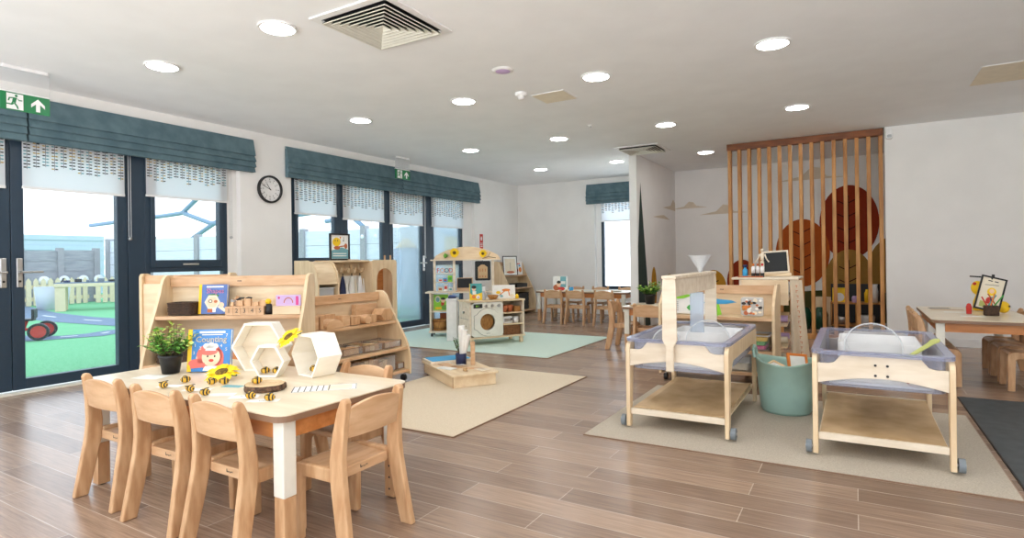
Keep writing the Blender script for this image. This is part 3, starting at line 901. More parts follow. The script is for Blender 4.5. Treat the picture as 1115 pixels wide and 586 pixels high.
def book(label, loc, rz, w, h, cover, art, tilt=0.16, t=0.022, cat="book", name="picture_book"):
    o = thing(name, label, cat, loc, rz)
    T = TR(0, 0, 0.0, rx=-tilt)
    m = MB(cover).at(T); m.box(-w / 2, w / 2, -0.002, 0.0, 0.0, h); m.box(-w / 2, w / 2, t, t + 0.002, 0.0, h)
    m.at(T @ FR(0, -0.0026, 0)); art(m, w, h); m.at(); m.build("cover", o)
    m = MB(M.yellow).at(T).box(-w / 2 - 0.006, -w / 2, -0.002, t + 0.002, 0.0, h); m.box(-w / 2, -w / 2 + 0.014, -0.0024, -0.002, 0.0, h); m.build("spine", o)
    MB(M.paper).at(T).box(-w / 2 + 0.002, w / 2 - 0.003, 0.0, t, 0.003, h - 0.003).build("pages", o)
    return o
def art_count(m, w, h):
    m.mat(M.paper).rect(0.01, h * 0.93, w * 0.62, 0.010); m.mat(M.cream).rect(0.01, h * 0.87, w * 0.5, 0.004)
    m.mat(M.cream).text("Counting", 0.006, h * 0.755, 0.040, 0.0012, 0.0007)
    m.mat(M.sky)
    for n_, x, y in (("1", -0.07, 0.62), ("2", -0.045, 0.55), ("3", -0.075, 0.44), ("4", 0.055, 0.60), ("5", 0.08, 0.52), ("6", -0.06, 0.33), ("7", 0.08, 0.85), ("8", -0.075, 0.85)):
        m.mat(M.cream).text(n_, x, y * h, 0.022, 0.0004)
    m.mat(M.hair).ell(0.0, h * 0.36, 0.062, 0.062, 0.0003); m.ell(-0.05, h * 0.2, 0.05, 0.022, 0.0003); m.ell(0.04, h * 0.3, 0.03, 0.05, 0.0003)
    m.mat(M.skin).ell(0.008, h * 0.34, 0.044, 0.044, 0.0006)
    m.mat(M.hair).ell(-0.005, h * 0.47, 0.045, 0.018, 0.0009)
    m.mat(M.paper).rect(0.005, h * 0.545, 0.05, 0.022, 0.0010); m.ell(-0.014, h * 0.6, 0.017, 0.014, 0.001); m.ell(0.008, h * 0.615, 0.017, 0.015, 0.001); m.ell(0.026, h * 0.6, 0.015, 0.013, 0.001)
    m.mat(M.ink).ell(-0.008, h * 0.36, 0.004, 0.006, 0.001); m.ell(0.026, h * 0.36, 0.004, 0.006, 0.001)
    m.mat(M.red).ell(0.01, h * 0.26, 0.012, 0.007, 0.001)
    m.mat(M.paper).poly([(-0.03, 0.004), (0.05, 0.004), (0.04, h * 0.13), (-0.02, h * 0.13)], 0.0008)
    m.mat(M.hair).line(-0.09, h * 0.12, -0.02, h * 0.16, 0.02, 0.001)
def art_shapes(m, w, h):
    m.mat(M.paper).rect(0.01, h * 0.92, w * 0.62, 0.010)
    m.mat(M.pink).text("Shapes", 0.012, h * 0.77, 0.045, 0.0012, 0.0007)
    m.mat(M.leaf1).ell(0.0, h * 0.62, 0.04, 0.012, 0.0003)
    hexa = lambda r, z: m.poly([(-0.005 + r * math.cos(PI / 3 * i), h * 0.4 + r * math.sin(PI / 3 * i)) for i in range(6)], z)
    m.mat(M.cream); hexa(0.055, 0.0004); m.mat(M.skin); hexa(0.042, 0.0008)
    m.mat(M.ink).ell(-0.018, h * 0.43, 0.014, 0.012, 0.001); m.mat(M.cream).ell(-0.018, h * 0.43, 0.009, 0.008, 0.0013)
    m.mat(M.terra).ell(0.018, h * 0.42, 0.013, 0.01, 0.001)
    m.mat(M.cream).line(0.04, h * 0.27, 0.088, h * 0.10, 0.022, 0.0006); m.mat(M.skin).ell(0.06, h * 0.3, 0.018, 0.018, 0.0012)
    m.mat(M.paper).rect(0.01, h * 0.13, 0.022, 0.03, 0.0007); m.mat(M.terra).rect(-0.02, h * 0.11, 0.035, 0.025, 0.0005)
book("blue Counting picture book standing on the bee table behind the sunflower", (-2.725, 1.675, ZT + 0.004), 0.575, 0.20, 0.205, M.blue, art_count, 0.13)

def hexbox(label, loc, rz, R, d, back=True):
    o = thing("hexagon_box", label, "wooden box", loc, rz, "white wooden hexagon boxes")
    hx = lambda r: [(r * math.cos(PI / 3 * i), R * 0.866 + r * math.sin(PI / 3 * i)) for i in range(6)]
    MB(M.hexw).ringprism(hx(R), hx(R - 0.011), "y", 0, d).build("shell", o, 0.0015)
    MB(M.ply_w).prism(hx(R - 0.012), "y", d - 0.008, d - 0.002).build("back_panel", o)
    return o
hexbox("largest white hexagon box standing behind the other hexagons", (-2.52, 1.80, ZT + 0.001), 0.50, 0.135, 0.095)
hexbox("smallest white hexagon box with two bees inside", (-2.345, 1.72, ZT + 0.001), 0.42, 0.085, 0.065)
hexbox("medium white hexagon box turned sideways beside the laminated strip", (-2.20, 1.815, ZT + 0.001), -0.12, 0.112, 0.125)

def make_sunflower(label, loc, rot, s=1.0, stem=True):
    o = thing("sunflower", label, "artificial flower", loc, 0, "yellow artificial sunflowers")
    o.rotation_euler = rot
    h_ = MB(M.seed).ball((0, 0, 0.006 * s), (0.024 * s, 0.024 * s, 0.010 * s), 16, 8); h_.build("seed_head", o)
    p = MB(M.petal); rnd = random.Random(2)
    for ring_, (n, L, z) in enumerate(((18, 0.062, 0.004), (18, 0.055, 0.009))):
        for i in range(n):
            a = 2 * PI * (i + 0.5 * ring_) / n + rnd.uniform(-0.05, 0.05); l = L * s * rnd.uniform(0.88, 1.05)
            T = Matrix.Rotation(a, 4, "Z"); p.at(T); wv = 0.0085 * s; dz = rnd.uniform(-0.006, 0.004) * s
            p.add([(0.018 * s, -wv * 0.5, z * s), (0.018 * s, wv * 0.5, z * s), (l * 0.72, wv, z * s + dz + 0.004 * s), (l, 0, z * s + dz - 0.002 * s), (l * 0.72, -wv, z * s + dz + 0.004 * s)], [(0, 4, 3, 2, 1)])
    p.at(); p.build("petals", o)
    if stem: MB(M.leaf1).tube([(0, 0, -0.002 * s), (0.01 * s, 0, -0.006 * s), (0.05 * s, 0, -0.007 * s)], 0.003 * s).build("stem", o)
    return o
make_sunflower("yellow sunflower lying on the bee table in front of the blue book", (-2.50, 1.60, ZT + 0.026), (0.38, 0.0, TH), 1.3)
make_sunflower("yellow sunflower propped up on the hexagon boxes", (-2.285, 1.80, ZT + 0.178), (0.50, -0.5, TH), 1.1)

o = thing("wood_slice", "round log slice with bark edge lying on the bee table", "wood slice", (-2.135, 1.555, ZT + 0.001), 0.3)
rnd = random.Random(9)
rad = [0.078 * (1 + rnd.uniform(-0.05, 0.05)) for _ in range(28)]
cp = lambda k: [(k * r * 1.12 * math.cos(2 * PI * i / 28), k * r * math.sin(2 * PI * i / 28)) for i, r in enumerate(rad)]
m = MB(M.bark); m.loft([[(x, y, z) for x, y in cp(k)] for k, z in ((0.97, 0), (1.0, 0.008), (0.98, 0.018), (0.95, 0.024))]); m.build("bark", o)
m = MB(M.log).prism(cp(0.93), "z", 0.0242, 0.026); m.mat(M.matboard)
for k in (0.3, 0.55, 0.75): m.ringprism(cp(k), cp(k - 0.02), "z", 0.0261, 0.0264)
m.build("cut_face", o)

def make_bee():
    o = thing("wooden_bee", "x", "toy bee")
    m = MB(M.bee); n, k = 12, 10
    r = (0.0165, 0.0115, 0.0115)
    for q in range(k):
        m.mat(M.ink if q in (0, 2, 5, 7, 9) else M.bee)
        vs = []
        for t in (PI * q / k, PI * (q + 1) / k):
            for i in range(n):
                a = 2 * PI * i / n
                vs.append((-r[0] * math.cos(t), r[1] * math.sin(t) * math.cos(a), 0.0115 + r[2] * math.sin(t) * math.sin(a)))
        m.add(vs, [(i, (i + 1) % n, n + (i + 1) % n, n + i) for i in range(n)], True)
    m.build("body", o)
    for s in (-1, 1):
        MB(M.black).at(TR(-0.002, s * 0.010, 0.0205, rz=s * 0.9, ry=-0.15)).ball((0.0, 0, 0), (0.009, 0.006, 0.0018), 10, 6).build("wing", o)
    o.scale = (1.28, 1.28, 1.28)
    return o
bee0 = make_bee()
BG = "striped toy bees on the bee table"
bees = [(-2.55, 1.365, 0.5, 0.2, "striped toy bee on the white card nearest the first front chair"),
        (-2.575, 1.475, 0.5, 1.2, "striped toy bee standing just below the blue book"),
        (-2.37, 1.375, 0.5, 0.1, "striped toy bee on a card between middle chair and sunflower"),
        (-2.25, 1.365, 0.5, 0.4, "striped toy bee at the table edge behind the third front chair"),
        (-2.425, 1.505, 0.5, 1.5, "striped toy bee just below the sunflower, its paler neighbour beside it"),
        (-2.385, 1.535, 0.5, 0.9, "striped toy bee just below the sunflower, nearest the log slice"),
        (-2.03, 1.415, 0.5, 0.3, "striped toy bee on the card right in front of the log slice"),
        (-1.935, 1.43, 0.5, 0.5, "striped toy bee on the lettered card nearest the white table leg"),
        (-2.145, 1.525, 0.5265, 0.9, "striped toy bee sitting on the log slice"),
        (-2.372, 1.732, 0.5135, 0.8, "striped toy bee inside the smallest hexagon, the one nearest the blue book"),
        (-2.322, 1.755, 0.5135, 0.9, "striped toy bee inside the smallest hexagon, the one nearest the medium hexagon"),
        (-2.20, 1.868, 0.5135, 1.0, "striped toy bee low inside the medium hexagon"),
        (-2.165, 1.905, 0.5135, 0.4, "striped toy bee deeper inside the medium hexagon")]
for k, (x, y, z, a, lab) in enumerate(bees):
    if k == 0: place(bee0, (x, y, z + 0.002), a); bee0["label"] = lab; bee0["group"] = BG
    else: dup(bee0, (x, y, z + 0.002), a, lab, BG)

def card(x, y, rz, w, h, label, z=ZT, m=M.paper, marks=0, cat="card", name="name_card"):
    a = MB(m).box(-w / 2, w / 2, -h / 2, h / 2, 0.0004, 0.0014); a.mat(M.ink)
    r_ = random.Random(marks)
    for k in range(marks):
        a.rect(-w * 0.12 + k * 0.008, r_.uniform(-0.003, 0.003), 0.004, r_.uniform(0.008, 0.014), 0.0018)
    o = a.build(name); o.location = (x, y, z); o.rotation_euler = (0, 0, rz)
    return tag(o, label, cat, "white cards on the tables")
card(-2.86, 1.475, 0.3, 0.14, 0.09, "large blank white paper beside the plant pot")
card(-2.57, 1.405, 0.5, 0.10, 0.05, "white card under the bee nearest the lawn door", marks=1)
card(-2.39, 1.42, 0.55, 0.12, 0.045, "white card under the bee in front of the sunflower", marks=0)
card(-2.22, 1.405, 0.6, 0.13, 0.045, "white card behind the backrest of the third front chair")
card(-2.09, 1.43, 0.6, 0.11, 0.05, "white card with a black mark in front of the log slice", marks=2)
card(-1.965, 1.425, 0.55, 0.12, 0.045, "white card with black letters by the table corner", marks=4)
card(-2.315, 1.53, 0.3, 0.09, 0.04, "pale green card beside the log slice", m=M.paqua)
a = MB(M.paper).box(-0.13, 0.13, -0.055, 0.055, 0.0004, 0.0016); a.mat(M.ink)
for k in range(7): a.rect(-0.127 + k * 0.024, 0, 0.004, 0.105, 0.0019)
a.rect(0, 0.053, 0.256, 0.0025, 0.0019); a.rect(0, -0.053, 0.256, 0.0025, 0.0019); a.rect(0.127, 0, 0.0025, 0.105, 0.0019)
a.mat(M.cream).rect(0.06, 0, 0.10, 0.085, 0.0018)
o = a.build("laminated_strip"); o.location = (-1.925, 1.69, ZT); o.rotation_euler = (0, 0, 0.78)
tag(o, "laminated number strip with pale columns lying on the bee table", "card")

# ------------------------------------------------------------------ wooden shelf units
def shelf_unit(label, loc, rz, W, H, D, shelves, slope=0.5, casters=False, topdepth=0.13, cat="shelf unit", name="shelf_unit"):
    """local -y is the open front, back at y=+D/2"""
    o = thing(name, label, cat, loc, rz, "birch nursery shelf units")
    def yf(z):
        t = max(0.0, (z / H - slope) / (1 - slope)); t = min(t, 1)
        return -D / 2 + (D - topdepth) * (t * t * (3 - 2 * t) * 0.6 + t * 0.4)
    z0 = 0.06 if casters else 0.004
    zs = [z0 + (H - z0) * k / 14 for k in range(14)]
    r = 0.05
    prof = [(yf(z), z) for z in zs] + [(yf(H * 0.985) + 0.01, H - 0.025), (yf(H) + 0.035, H - 0.004), (yf(H) + r + 0.01, H), (D / 2 - 0.02, H), (D / 2, H - 0.02), (D / 2, z0)]
    for s in (-1, 1):
        x = s * (W / 2 - 0.011)
        MB(M.ply).prism(prof, "x", x - 0.011, x + 0.011).build("side_panel", o, 0.002)
    MB(M.ply_h).box(-W / 2 + 0.0225, W / 2 - 0.0225, D / 2 - 0.03, D / 2 - 0.012, z0 + 0.03, H - 0.075).build("back_panel", o)
    m = MB(M.beech_b).box(-W / 2 + 0.0225, W / 2 - 0.0225, D / 2 - 0.055, D / 2 - 0.031, H - 0.085, H - 0.012)
    m.mat(M.ink).at(FR(0, D / 2 - 0.0558, H - 0.048))
    for k in range(4): m.rect(-0.012 + k * 0.008, 0, 0.005, 0.008)
    m.at().build("top_rail", o, 0.003)
    for z in shelves:
        m = MB(M.ply_h).box(-W / 2 + 0.0225, W / 2 - 0.0225, yf(z) + 0.008, D / 2 - 0.031, z - 0.018, z)
        m.mat(M.beech_b).box(-W / 2 + 0.0225, W / 2 - 0.0225, yf(z) + 0.004, yf(z) + 0.018, z - 0.019, z + 0.006)
        m.build("shelf", o, 0.002)
    if casters:
        for sx in (-1, 1):
            for sy in (-1, 1):
                X, Y = sx * (W / 2 - 0.045), sy * (D / 2 - 0.05)
                c = MB(M.black); c.cyl((X - 0.012, Y, 0.03), (X + 0.012, Y, 0.03), 0.03 - 0.001, n=16); c.mat(M.steel).box(X - 0.008, X + 0.008, Y - 0.012, Y + 0.012, 0.045, 0.062)
                c.build("caster", o)
    o["_yf"] = 0
    del o["_yf"]
    return o, yf

def local(o_loc, rz, x, y, z):
    return (o_loc[0] + x * math.cos(rz) - y * math.sin(rz), o_loc[1] + x * math.sin(rz) + y * math.cos(rz), z)

# unit A with the Shapes book
LA, RA = (-3.69, 2.43, 0), TH
uA, yA = shelf_unit("tall sloped birch shelf holding the Shapes book and number blocks", LA, RA, 1.03, 0.955, 0.38, (0.08, 0.36, 0.672), 0.35)
PA = lambda x, y, z: local(LA, RA, x, y, z)
ZA = 0.6795
def basket(label, loc, rz, w, d, h, m, name="basket", t=0.012):
    o = thing(name, label, "basket", loc, rz)
    b_ = MB(m).ringprism(rrect(-w / 2, w / 2, -d / 2, d / 2, 0.03), rrect(-w / 2 + t, w / 2 - t, -d / 2 + t, d / 2 - t, 0.025), "z", 0.0, h)
    n = 14
    for k in range(4):
        z = h * (k + 0.5) / 4
        b_.ringprism(rrect(-w / 2 - 0.003, w / 2 + 0.003, -d / 2 - 0.003, d / 2 + 0.003, 0.03), rrect(-w / 2, w / 2, -d / 2, d / 2, 0.03), "z", z - h * 0.08, z + h * 0.08)
    b_.build("weave", o)
    MB(m).prism(rrect(-w / 2 + t, w / 2 - t, -d / 2 + t, d / 2 - t, 0.025), "z", 0.001, 0.008).build("base", o)
    MB(m).ringprism(rrect(-w / 2 - 0.005, w / 2 + 0.005, -d / 2 - 0.005, d / 2 + 0.005, 0.03), rrect(-w / 2 + t, w / 2 - t, -d / 2 + t, d / 2 - t, 0.025), "z", h, h + 0.012).build("rim", o, 0.003)
    return o
basket("low dark wicker basket on the shelf beside the Shapes book", PA(-0.35, 0.06, ZA), RA, 0.175, 0.14, 0.075, M.darkbrown)
book("periwinkle Shapes picture book standing on the sloped shelf", PA(-0.15, 0.05, ZA + 0.003), RA, 0.19, 0.205, M.blue2, art_shapes, 0.12)
rnd = random.Random(4)
jr = thing("peg_jar", "small clear jar of wooden pegs between the Shapes book and block 1", "jar", PA(0.0, 0.075, ZA), RA)
m = MB(M.acryl); m.lathe([(0.0, 0.001), (0.035, 0.001), (0.035, 0.10), (0.032, 0.10), (0.032, 0.004)], 16); m.build("jar_body", jr)
m = MB(M.beech)
for k in range(9):
    a = rnd.uniform(0, 6.28); m.cyl((0.018 * math.cos(a), 0.018 * math.sin(a), 0.004), (0.02 * math.cos(a + 0.3), 0.02 * math.sin(a + 0.3), 0.125 - 0.01 * (k % 3)), 0.006, n=8)
m.build("pegs", jr)
for i in range(5):
    b_ = thing("number_block", "wooden number block marked %d on the sloped shelf" % (i + 1), "toy block", PA(0.007 + i * 0.053, -0.02, ZA), RA, "wooden number blocks on the sloped shelf")
    m = MB(M.beech_b).box(-0.026, 0.026, -0.022, 0.022, 0.0, 0.058); m.at(FR(0, -0.0226, 0.029)).mat(M.ink).text(str(i + 1), 0, 0, 0.042); m.at().build("block", b_, 0.002)
    m = MB(M.beech)
    if i: m.box(-0.022, 0.022, 0.024, 0.05, 0.0, 0.085 + 0.012 * (i % 3))
    else: m.box(-0.01, 0.01, 0.024, 0.034, 0.0, 0.085)
    m.build("peg_holder", b_)
    if i in (1, 2):
        m = MB(M.ink).tube([(-0.026, 0.036, 0.098), (0.0, 0.036, 0.112 if i == 1 else 0.115), (0.026, 0.036, 0.112)], 0.006); m.build("felt_strip", b_)
o = thing("glove_puppet", "black and yellow soft toy beside number block 5", "soft toy", PA(0.268, -0.01, ZA), RA)
m = MB(M.black); m.lathe([(0, 0.001), (0.024, 0.001), (0.026, 0.03), (0.018, 0.07), (0.0, 0.075)], 14); m.build("body", o)
MB(M.yellow).ball((-0.005, 0, 0.088), 0.02).build("head", o)
o = thing("card_holder", "plain wooden holder with lilac picture cards on the sloped shelf", "card holder", PA(0.397, 0.0, ZA), RA)
MB(M.ply_h).box(-0.095, 0.095, -0.04, 0.04, 0.0, 0.055).build("box", o, 0.003)
m = MB(M.lilac).box(-0.085, 0.085, 0.0, 0.006, 0.056, 0.13)
m.at(FR(0, -0.0008, 0.056)).mat(M.terra)
for k in range(10):
    a0, a1 = PI * k / 10, PI * (k + 1) / 10
    m.line(0.03 * math.cos(a0), 0.02 + 0.035 * math.sin(a0), 0.03 * math.cos(a1), 0.02 + 0.035 * math.sin(a1), 0.006)
m.mat(M.magenta).ell(-0.065, 0.055, 0.008, 0.008, 0.0, 12); m.rect(0.06, 0.035, 0.018, 0.06)
m.at().build("card", o)
basket("dark wicker tray low on the sloped shelf behind the bee table", PA(-0.30, 0.0, 0.3675), RA, 0.30, 0.24, 0.10, M.darkbrown)
o = thing("storage_box", "brown wooden box low on the sloped shelf behind the hexagons", "box", PA(0.12, 0.0, 0.3675), RA)
MB(M.apron).ringprism([(-0.16, -0.10), (0.16, -0.10), (0.16, 0.10), (-0.16, 0.10)], [(-0.148, -0.088), (0.148, -0.088), (0.148, 0.088), (-0.148, 0.088)], "z", 0, 0.10).build("sides", o, 0.002)
MB(M.apron).box(-0.147, 0.147, -0.087, 0.087, 0.001, 0.01).build("base", o)

# unit behind it, back to back
LA2 = local(LA, RA, -0.44, 0.40, 0)
shelf_unit("birch shelf standing back to back behind the Shapes shelf, facing the window", LA2, RA + PI, 0.66, 0.965, 0.36, (0.08, 0.36, 0.672), 0.35)

# unit B with blocks
LB, RB = (-3.51, 3.375, 0), PI / 2
uB, yB = shelf_unit("lower sloped birch shelf full of wooden blocks, on casters", LB, RB, 0.96, 0.775, 0.40, (0.10, 0.29, 0.512), 0.3, True)
PB = lambda x, y, z: local(LB, RB, x, y, z)
def block(kind, x, y, z, d, label, m=M.beech_b, rz=0.0):
    a = MB(m)
    if kind == "box": a.box(-d[0] / 2, d[0] / 2, -d[1] / 2, d[1] / 2, 0, d[2])
    elif kind == "arch":
        n = 10; w, h = d[0] / 2, d[2]; ri = h * 0.5
        out = [(-w, 0)] + [(w * -math.cos(PI * k / n), h * math.sin(PI * k / n)) for k in range(1, n)] + [(w, 0)]
        a.prism(out, "y", -d[1] / 2, d[1] / 2)
    elif kind == "cyl": a.cyl((0, -d[1] / 2, d[2] / 2), (0, d[1] / 2, d[2] / 2), d[2] / 2, n=20)
    elif kind == "hex": a.prism([(d[0] / 2 * math.cos(PI / 3 * k), d[2] / 2 + d[2] / 2 * 1.0 * math.sin(PI / 3 * k)) for k in range(6)], "y", -d[1] / 2, d[1] / 2)
    o = a.build("wooden_block", None, 0.003)
    o.location = PB(x, y, z); o.rotation_euler = (0, 0, RB + rz)
    return tag(o, label, "toy block", "wooden blocks on the lower sloped shelf")
ZB = 0.519
block("box", -0.405, 0.02, ZB, (0.05, 0.12, 0.105), "upright plank block at the window end of the block shelf's top")
block("box", -0.350, 0.02, ZB, (0.03, 0.12, 0.10), "thin dark upright block beside the end plank block", M.beech)
block("arch", -0.235, -0.01, ZB, (0.17, 0.10, 0.07), "half round wooden block on the top block shelf")
block("box", -0.22, 0.095, ZB, (0.19, 0.07, 0.10), "long block behind the half round block", M.beech)
block("box", -0.095, 0.02, ZB, (0.08, 0.10, 0.085), "squarish block right after the half round block")
block("box", 0.015, 0.03, ZB, (0.10, 0.10, 0.07), "low block in the middle of the block shelf's top", M.beech)
block("cyl", 0.115, -0.01, ZB, (0.07, 0.10, 0.07), "round log shaped block on the top block shelf")
block("box", 0.20, 0.02, ZB, (0.07, 0.12, 0.065), "small low block just before the hexagon block", M.beech)
block("box", 0.25, 0.12, ZB, (0.24, 0.06, 0.15), "tallest long block at the rear of the block shelf")
block("hex", 0.345, 0.0, ZB, (0.15, 0.12, 0.115), "hexagon ended block at the rug end of the block shelf's top", M.beech)

def crate(label, loc, rz, w, d, h, seed, name="clear_tray", fill=7):
    o = thing(name, label, "tray", loc, rz, "clear trays on the lower sloped shelf")
    a = MB(M.acryl).ringprism([(-w / 2, -d / 2), (w / 2, -d / 2), (w / 2, d / 2), (-w / 2, d / 2)], [(-w / 2 + 0.004, -d / 2 + 0.004), (w / 2 - 0.004, -d / 2 + 0.004), (w / 2 - 0.004, d / 2 - 0.004), (-w / 2 + 0.004, d / 2 - 0.004)], "z", 0, h)
    a.box(-w / 2 + 0.004, w / 2 - 0.004, -d / 2 + 0.004, d / 2 - 0.004, 0.001, 0.004)
    e = 0.0025; a.mat(M.tedge)
    for sx in (-1, 1):
        for sy in (-1, 1): a.box(sx * w / 2 - e, sx * w / 2 + e, sy * d / 2 - e, sy * d / 2 + e, 0, h)
    for z in (e, h):
        a.box(-w / 2, w / 2, -d / 2 - e, -d / 2 + e, z - e, z + e); a.box(-w / 2, w / 2, d / 2 - e, d / 2 + e, z - e, z + e)
    a.build("tray_shell", o)
    rnd = random.Random(seed); nx = max(2, int(w / 0.06))
    for k in range(fill):
        cx = -w / 2 + 0.03 + (w - 0.06) * ((k % nx) + 0.5) / nx; row = k // nx
        b_ = MB(rnd.choice([M.beech, M.beech_b, M.log]))
        cy = -d / 4 if row % 2 == 0 else d / 4
        hh = h * rnd.uniform(0.55, 1.0); zb = 0.005
        b_.box(cx - 0.024, cx + 0.024, cy - d * 0.19, cy + d * 0.19, zb, zb + hh)
        q = b_.build("wood_piece", o, 0.002)
    return o
for k, x in enumerate((-0.34, -0.115, 0.11, 0.335)):
    crate("clear tray of wooden pieces on the middle block shelf, " + ("nearest the hexagons", "second from the hexagons", "third from the hexagons", "nearest the rug")[k],
          PB(x, 0.0, 0.297), RB, 0.21, 0.24, 0.055, 20 + k, fill=6)
crate("large clear crate of wooden blocks on the bottom of the block shelf", PB(0.05, -0.02, 0.107), RB, 0.60, 0.24, 0.13, 31, "clear_crate", 18)
crate("small clear tray with pale pieces at the bottom rug end of block shelf", PB(0.412, -0.03, 0.107), RB, 0.078, 0.22, 0.05, 32, fill=2)
# ------------------------------------------------------------------ hook and mirror unit by the far window
LC, RC = (-4.90, 4.77, 0), PI / 2           # local x -> +y, local -y -> +x
PC = lambda x, y, z: local(LC, RC, x, y, z)
u = thing("dressing_unit", "tall birch dressing up unit with hooks and arched mirror before the far window", "hook unit", LC, RC)
def arch_top(x0, x1, z0, z1, r, n=8):
    pts = [(x0, z0), (x1, z0), (x1, z1 - r)]
    pts += [(x1 - r + r * math.cos(PI / 2 * k / n), z1 - r + r * math.sin(PI / 2 * k / n)) for k in range(1, n + 1)]
    pts += [(x0 + r + r * math.cos(PI / 2 + PI / 2 * k / n), z1 - r + r * math.sin(PI / 2 + PI / 2 * k / n)) for k in range(0, n)] + [(x0, z1 - r)]
    return pts
# cubby bay
m = MB(M.ply)
m.prism([(-0.18, 0.005), (-0.18, 0.80), (-0.16, 0.93), (-0.10, 1.02), (-0.02, 1.05), (0.18, 1.05), (0.18, 0.005)], "x", -0.70, -0.68)
m.prism([(-0.18, 0.005), (-0.18, 0.80), (-0.16, 0.93), (-0.10, 1.02), (-0.02, 1.05), (0.18, 1.05), (0.18, 0.005)], "x", -0.43, -0.41)
m.build("side_panel", u, 0.002)
m = MB(M.ply_h); m.box(-0.679, -0.431, 0.155, 0.17, 0.05, 1.04); m.build("back_panel", u)
m = MB(M.ply_h).box(-0.679, -0.431, -0.165, 0.154, 0.545, 0.563); m.box(-0.679, -0.431, -0.165, 0.154, 0.06, 0.078); m.build("shelf", u)
m = MB(M.ply_h).prism([(-0.172, 0.80), (-0.150, 0.92), (-0.09, 1.01), (-0.02, 1.035), (0.15, 1.035), (0.15, 1.02), (-0.015, 1.02), (-0.08, 0.995), (-0.135, 0.91), (-0.155, 0.80)], "x", -0.679, -0.431); m.build("curved_front", u)
# hook bay
m = MB(M.ply_h).box(-0.409, 0.195, 0.155, 0.17, 0.05, 1.03); m.mat(M.paper).box(-0.06, 0.19, 0.15, 0.1545, 0.35, 0.87); m.build("back_panel", u)
MB(M.ply_h).box(-0.409, 0.195, -0.02, 0.154, 1.03, 1.05).build("top_shelf", u, 0.003)
r = MB(M.ply).box(-0.36, 0.19, 0.13, 0.149, 0.895, 0.925).build("hook_rail", u, 0.003)
for k in range(5):
    x = -0.27 + k * 0.105
    h = MB(M.ply).prism([(0.13, 0.90), (0.13, 1.0), (0.115, 1.0), (0.11, 0.94), (0.07, 0.94), (0.06, 0.965), (0.045, 0.96), (0.055, 0.915), (0.10, 0.90)], "x", x - 0.018, x + 0.018)
    h.build("hook", r, 0.003)
# arched mirror bay
m = MB(M.ply); out = arch_top(0.20, 0.62, 0.005, 1.05, 0.04); nn = len(out)
x0, x1 = 0.275, 0.545; R_ = (x1 - x0) / 2
inn = [(x0, 0.25), (x1, 0.25), (x1, 0.95 - R_)]
for k in range(1, nn - 4): inn.append(((x0 + x1) / 2 + R_ * math.cos(PI * k / (nn - 3)), 0.95 - R_ + R_ * math.sin(PI * k / (nn - 3))))
inn.append((x0, 0.95 - R_))
while len(inn) < nn: inn.insert(3, (x1, 0.95 - R_))
m.ringprism(out, inn, "y", -0.06, -0.04); m.build("arch_front", u, 0.002)
m = MB(M.apron).box(0.22, 0.60, 0.15, 0.165, 0.02, 1.03); m.mat(M.ply); m.box(0.20, 0.218, -0.039, 0.165, 0.005, 1.04); m.box(0.602, 0.62, -0.039, 0.165, 0.005, 1.04); m.box(0.219, 0.601, -0.038, 0.149, 0.40, 0.415); m.build("cupboard", u)
b_ = thing("storage_bin", "clear plastic bin in the hook unit's cubby", "bin", PC(-0.555, -0.01, 0.564), RC)
m = MB(M.frost).ringprism([(-0.10, -0.13), (0.10, -0.13), (0.10, 0.13), (-0.10, 0.13)], [(-0.096, -0.126), (0.096, -0.126), (0.096, 0.126), (-0.096, 0.126)], "z", 0, 0.19); m.box(-0.096, 0.096, -0.126, 0.126, 0.001, 0.005); m.build("bin_shell", b_)
MB(M.white).ringprism([(-0.112, -0.142), (0.112, -0.142), (0.112, 0.142), (-0.112, 0.142)], [(-0.095, -0.125), (0.095, -0.125), (0.095, 0.125), (-0.095, 0.125)], "z", 0.1905, 0.20).build("rim", b_, 0.003)
def garment(label, x, z, w, h, cols):
    o = thing("hanging_apron", label, "clothing", PC(x, 0.055, z), RC, "clothes on the hook unit")
    m = MB(cols[0]); n = 12; rr = random.Random(int(x * 100) + 50)
    loops = []
    for t in range(7):
        s = t / 6; half = w / 2 * (0.16 + 0.84 * s ** 0.7); zz = -h * s
        lp = []
        for k in range(n):
            a = 2 * PI * k / n; lp.append((half * math.cos(a), 0.024 * (0.5 + s) * math.sin(a) * (1 + 0.35 * math.sin(3 * a + x * 40)), zz))
        loops.append(lp)
    m.loft(loops, True, True)
    m.mi = [0 if (i % n) < n // 2 or len(cols) < 2 else 0 for i in range(len(m.mi))]
    m.build("cloth", o)
    if len(cols) > 1:
        s = MB(cols[1]); s.at(FR(0, -0.048, 0)); s.poly([(0.002, -0.03), (0.012, -0.03), (w * 0.44, -h * 0.97), (w * 0.04, -h * 0.97)]); s.at().build("trim", o)
    t = MB(M.ink).tube([(-0.006, 0, 0.0), (-0.004, 0.0, 0.03), (0.004, 0, 0.03), (0.006, 0, 0.0)], 0.003, 6); t.build("loop", o)
garment("navy and white apron on the first hook of the hook unit", -0.285, 0.868, 0.14, 0.28, (M.navy, M.paper))
garment("navy and white apron on the second hook", -0.145, 0.868, 0.125, 0.28, (M.navy, M.paper))
garment("white coat on the third hook of the hook unit", -0.01, 0.868, 0.13, 0.30, (M.paper, M.cream))
garment("pale grey garment on the fourth hook next to the arch", 0.115, 0.868, 0.11, 0.30, (M.white, M.paper))
o = thing("framed_picture", "black framed print of a yellow figure standing on the hook unit", "picture", PC(-0.17, 0.07, 1.051), RC, None)
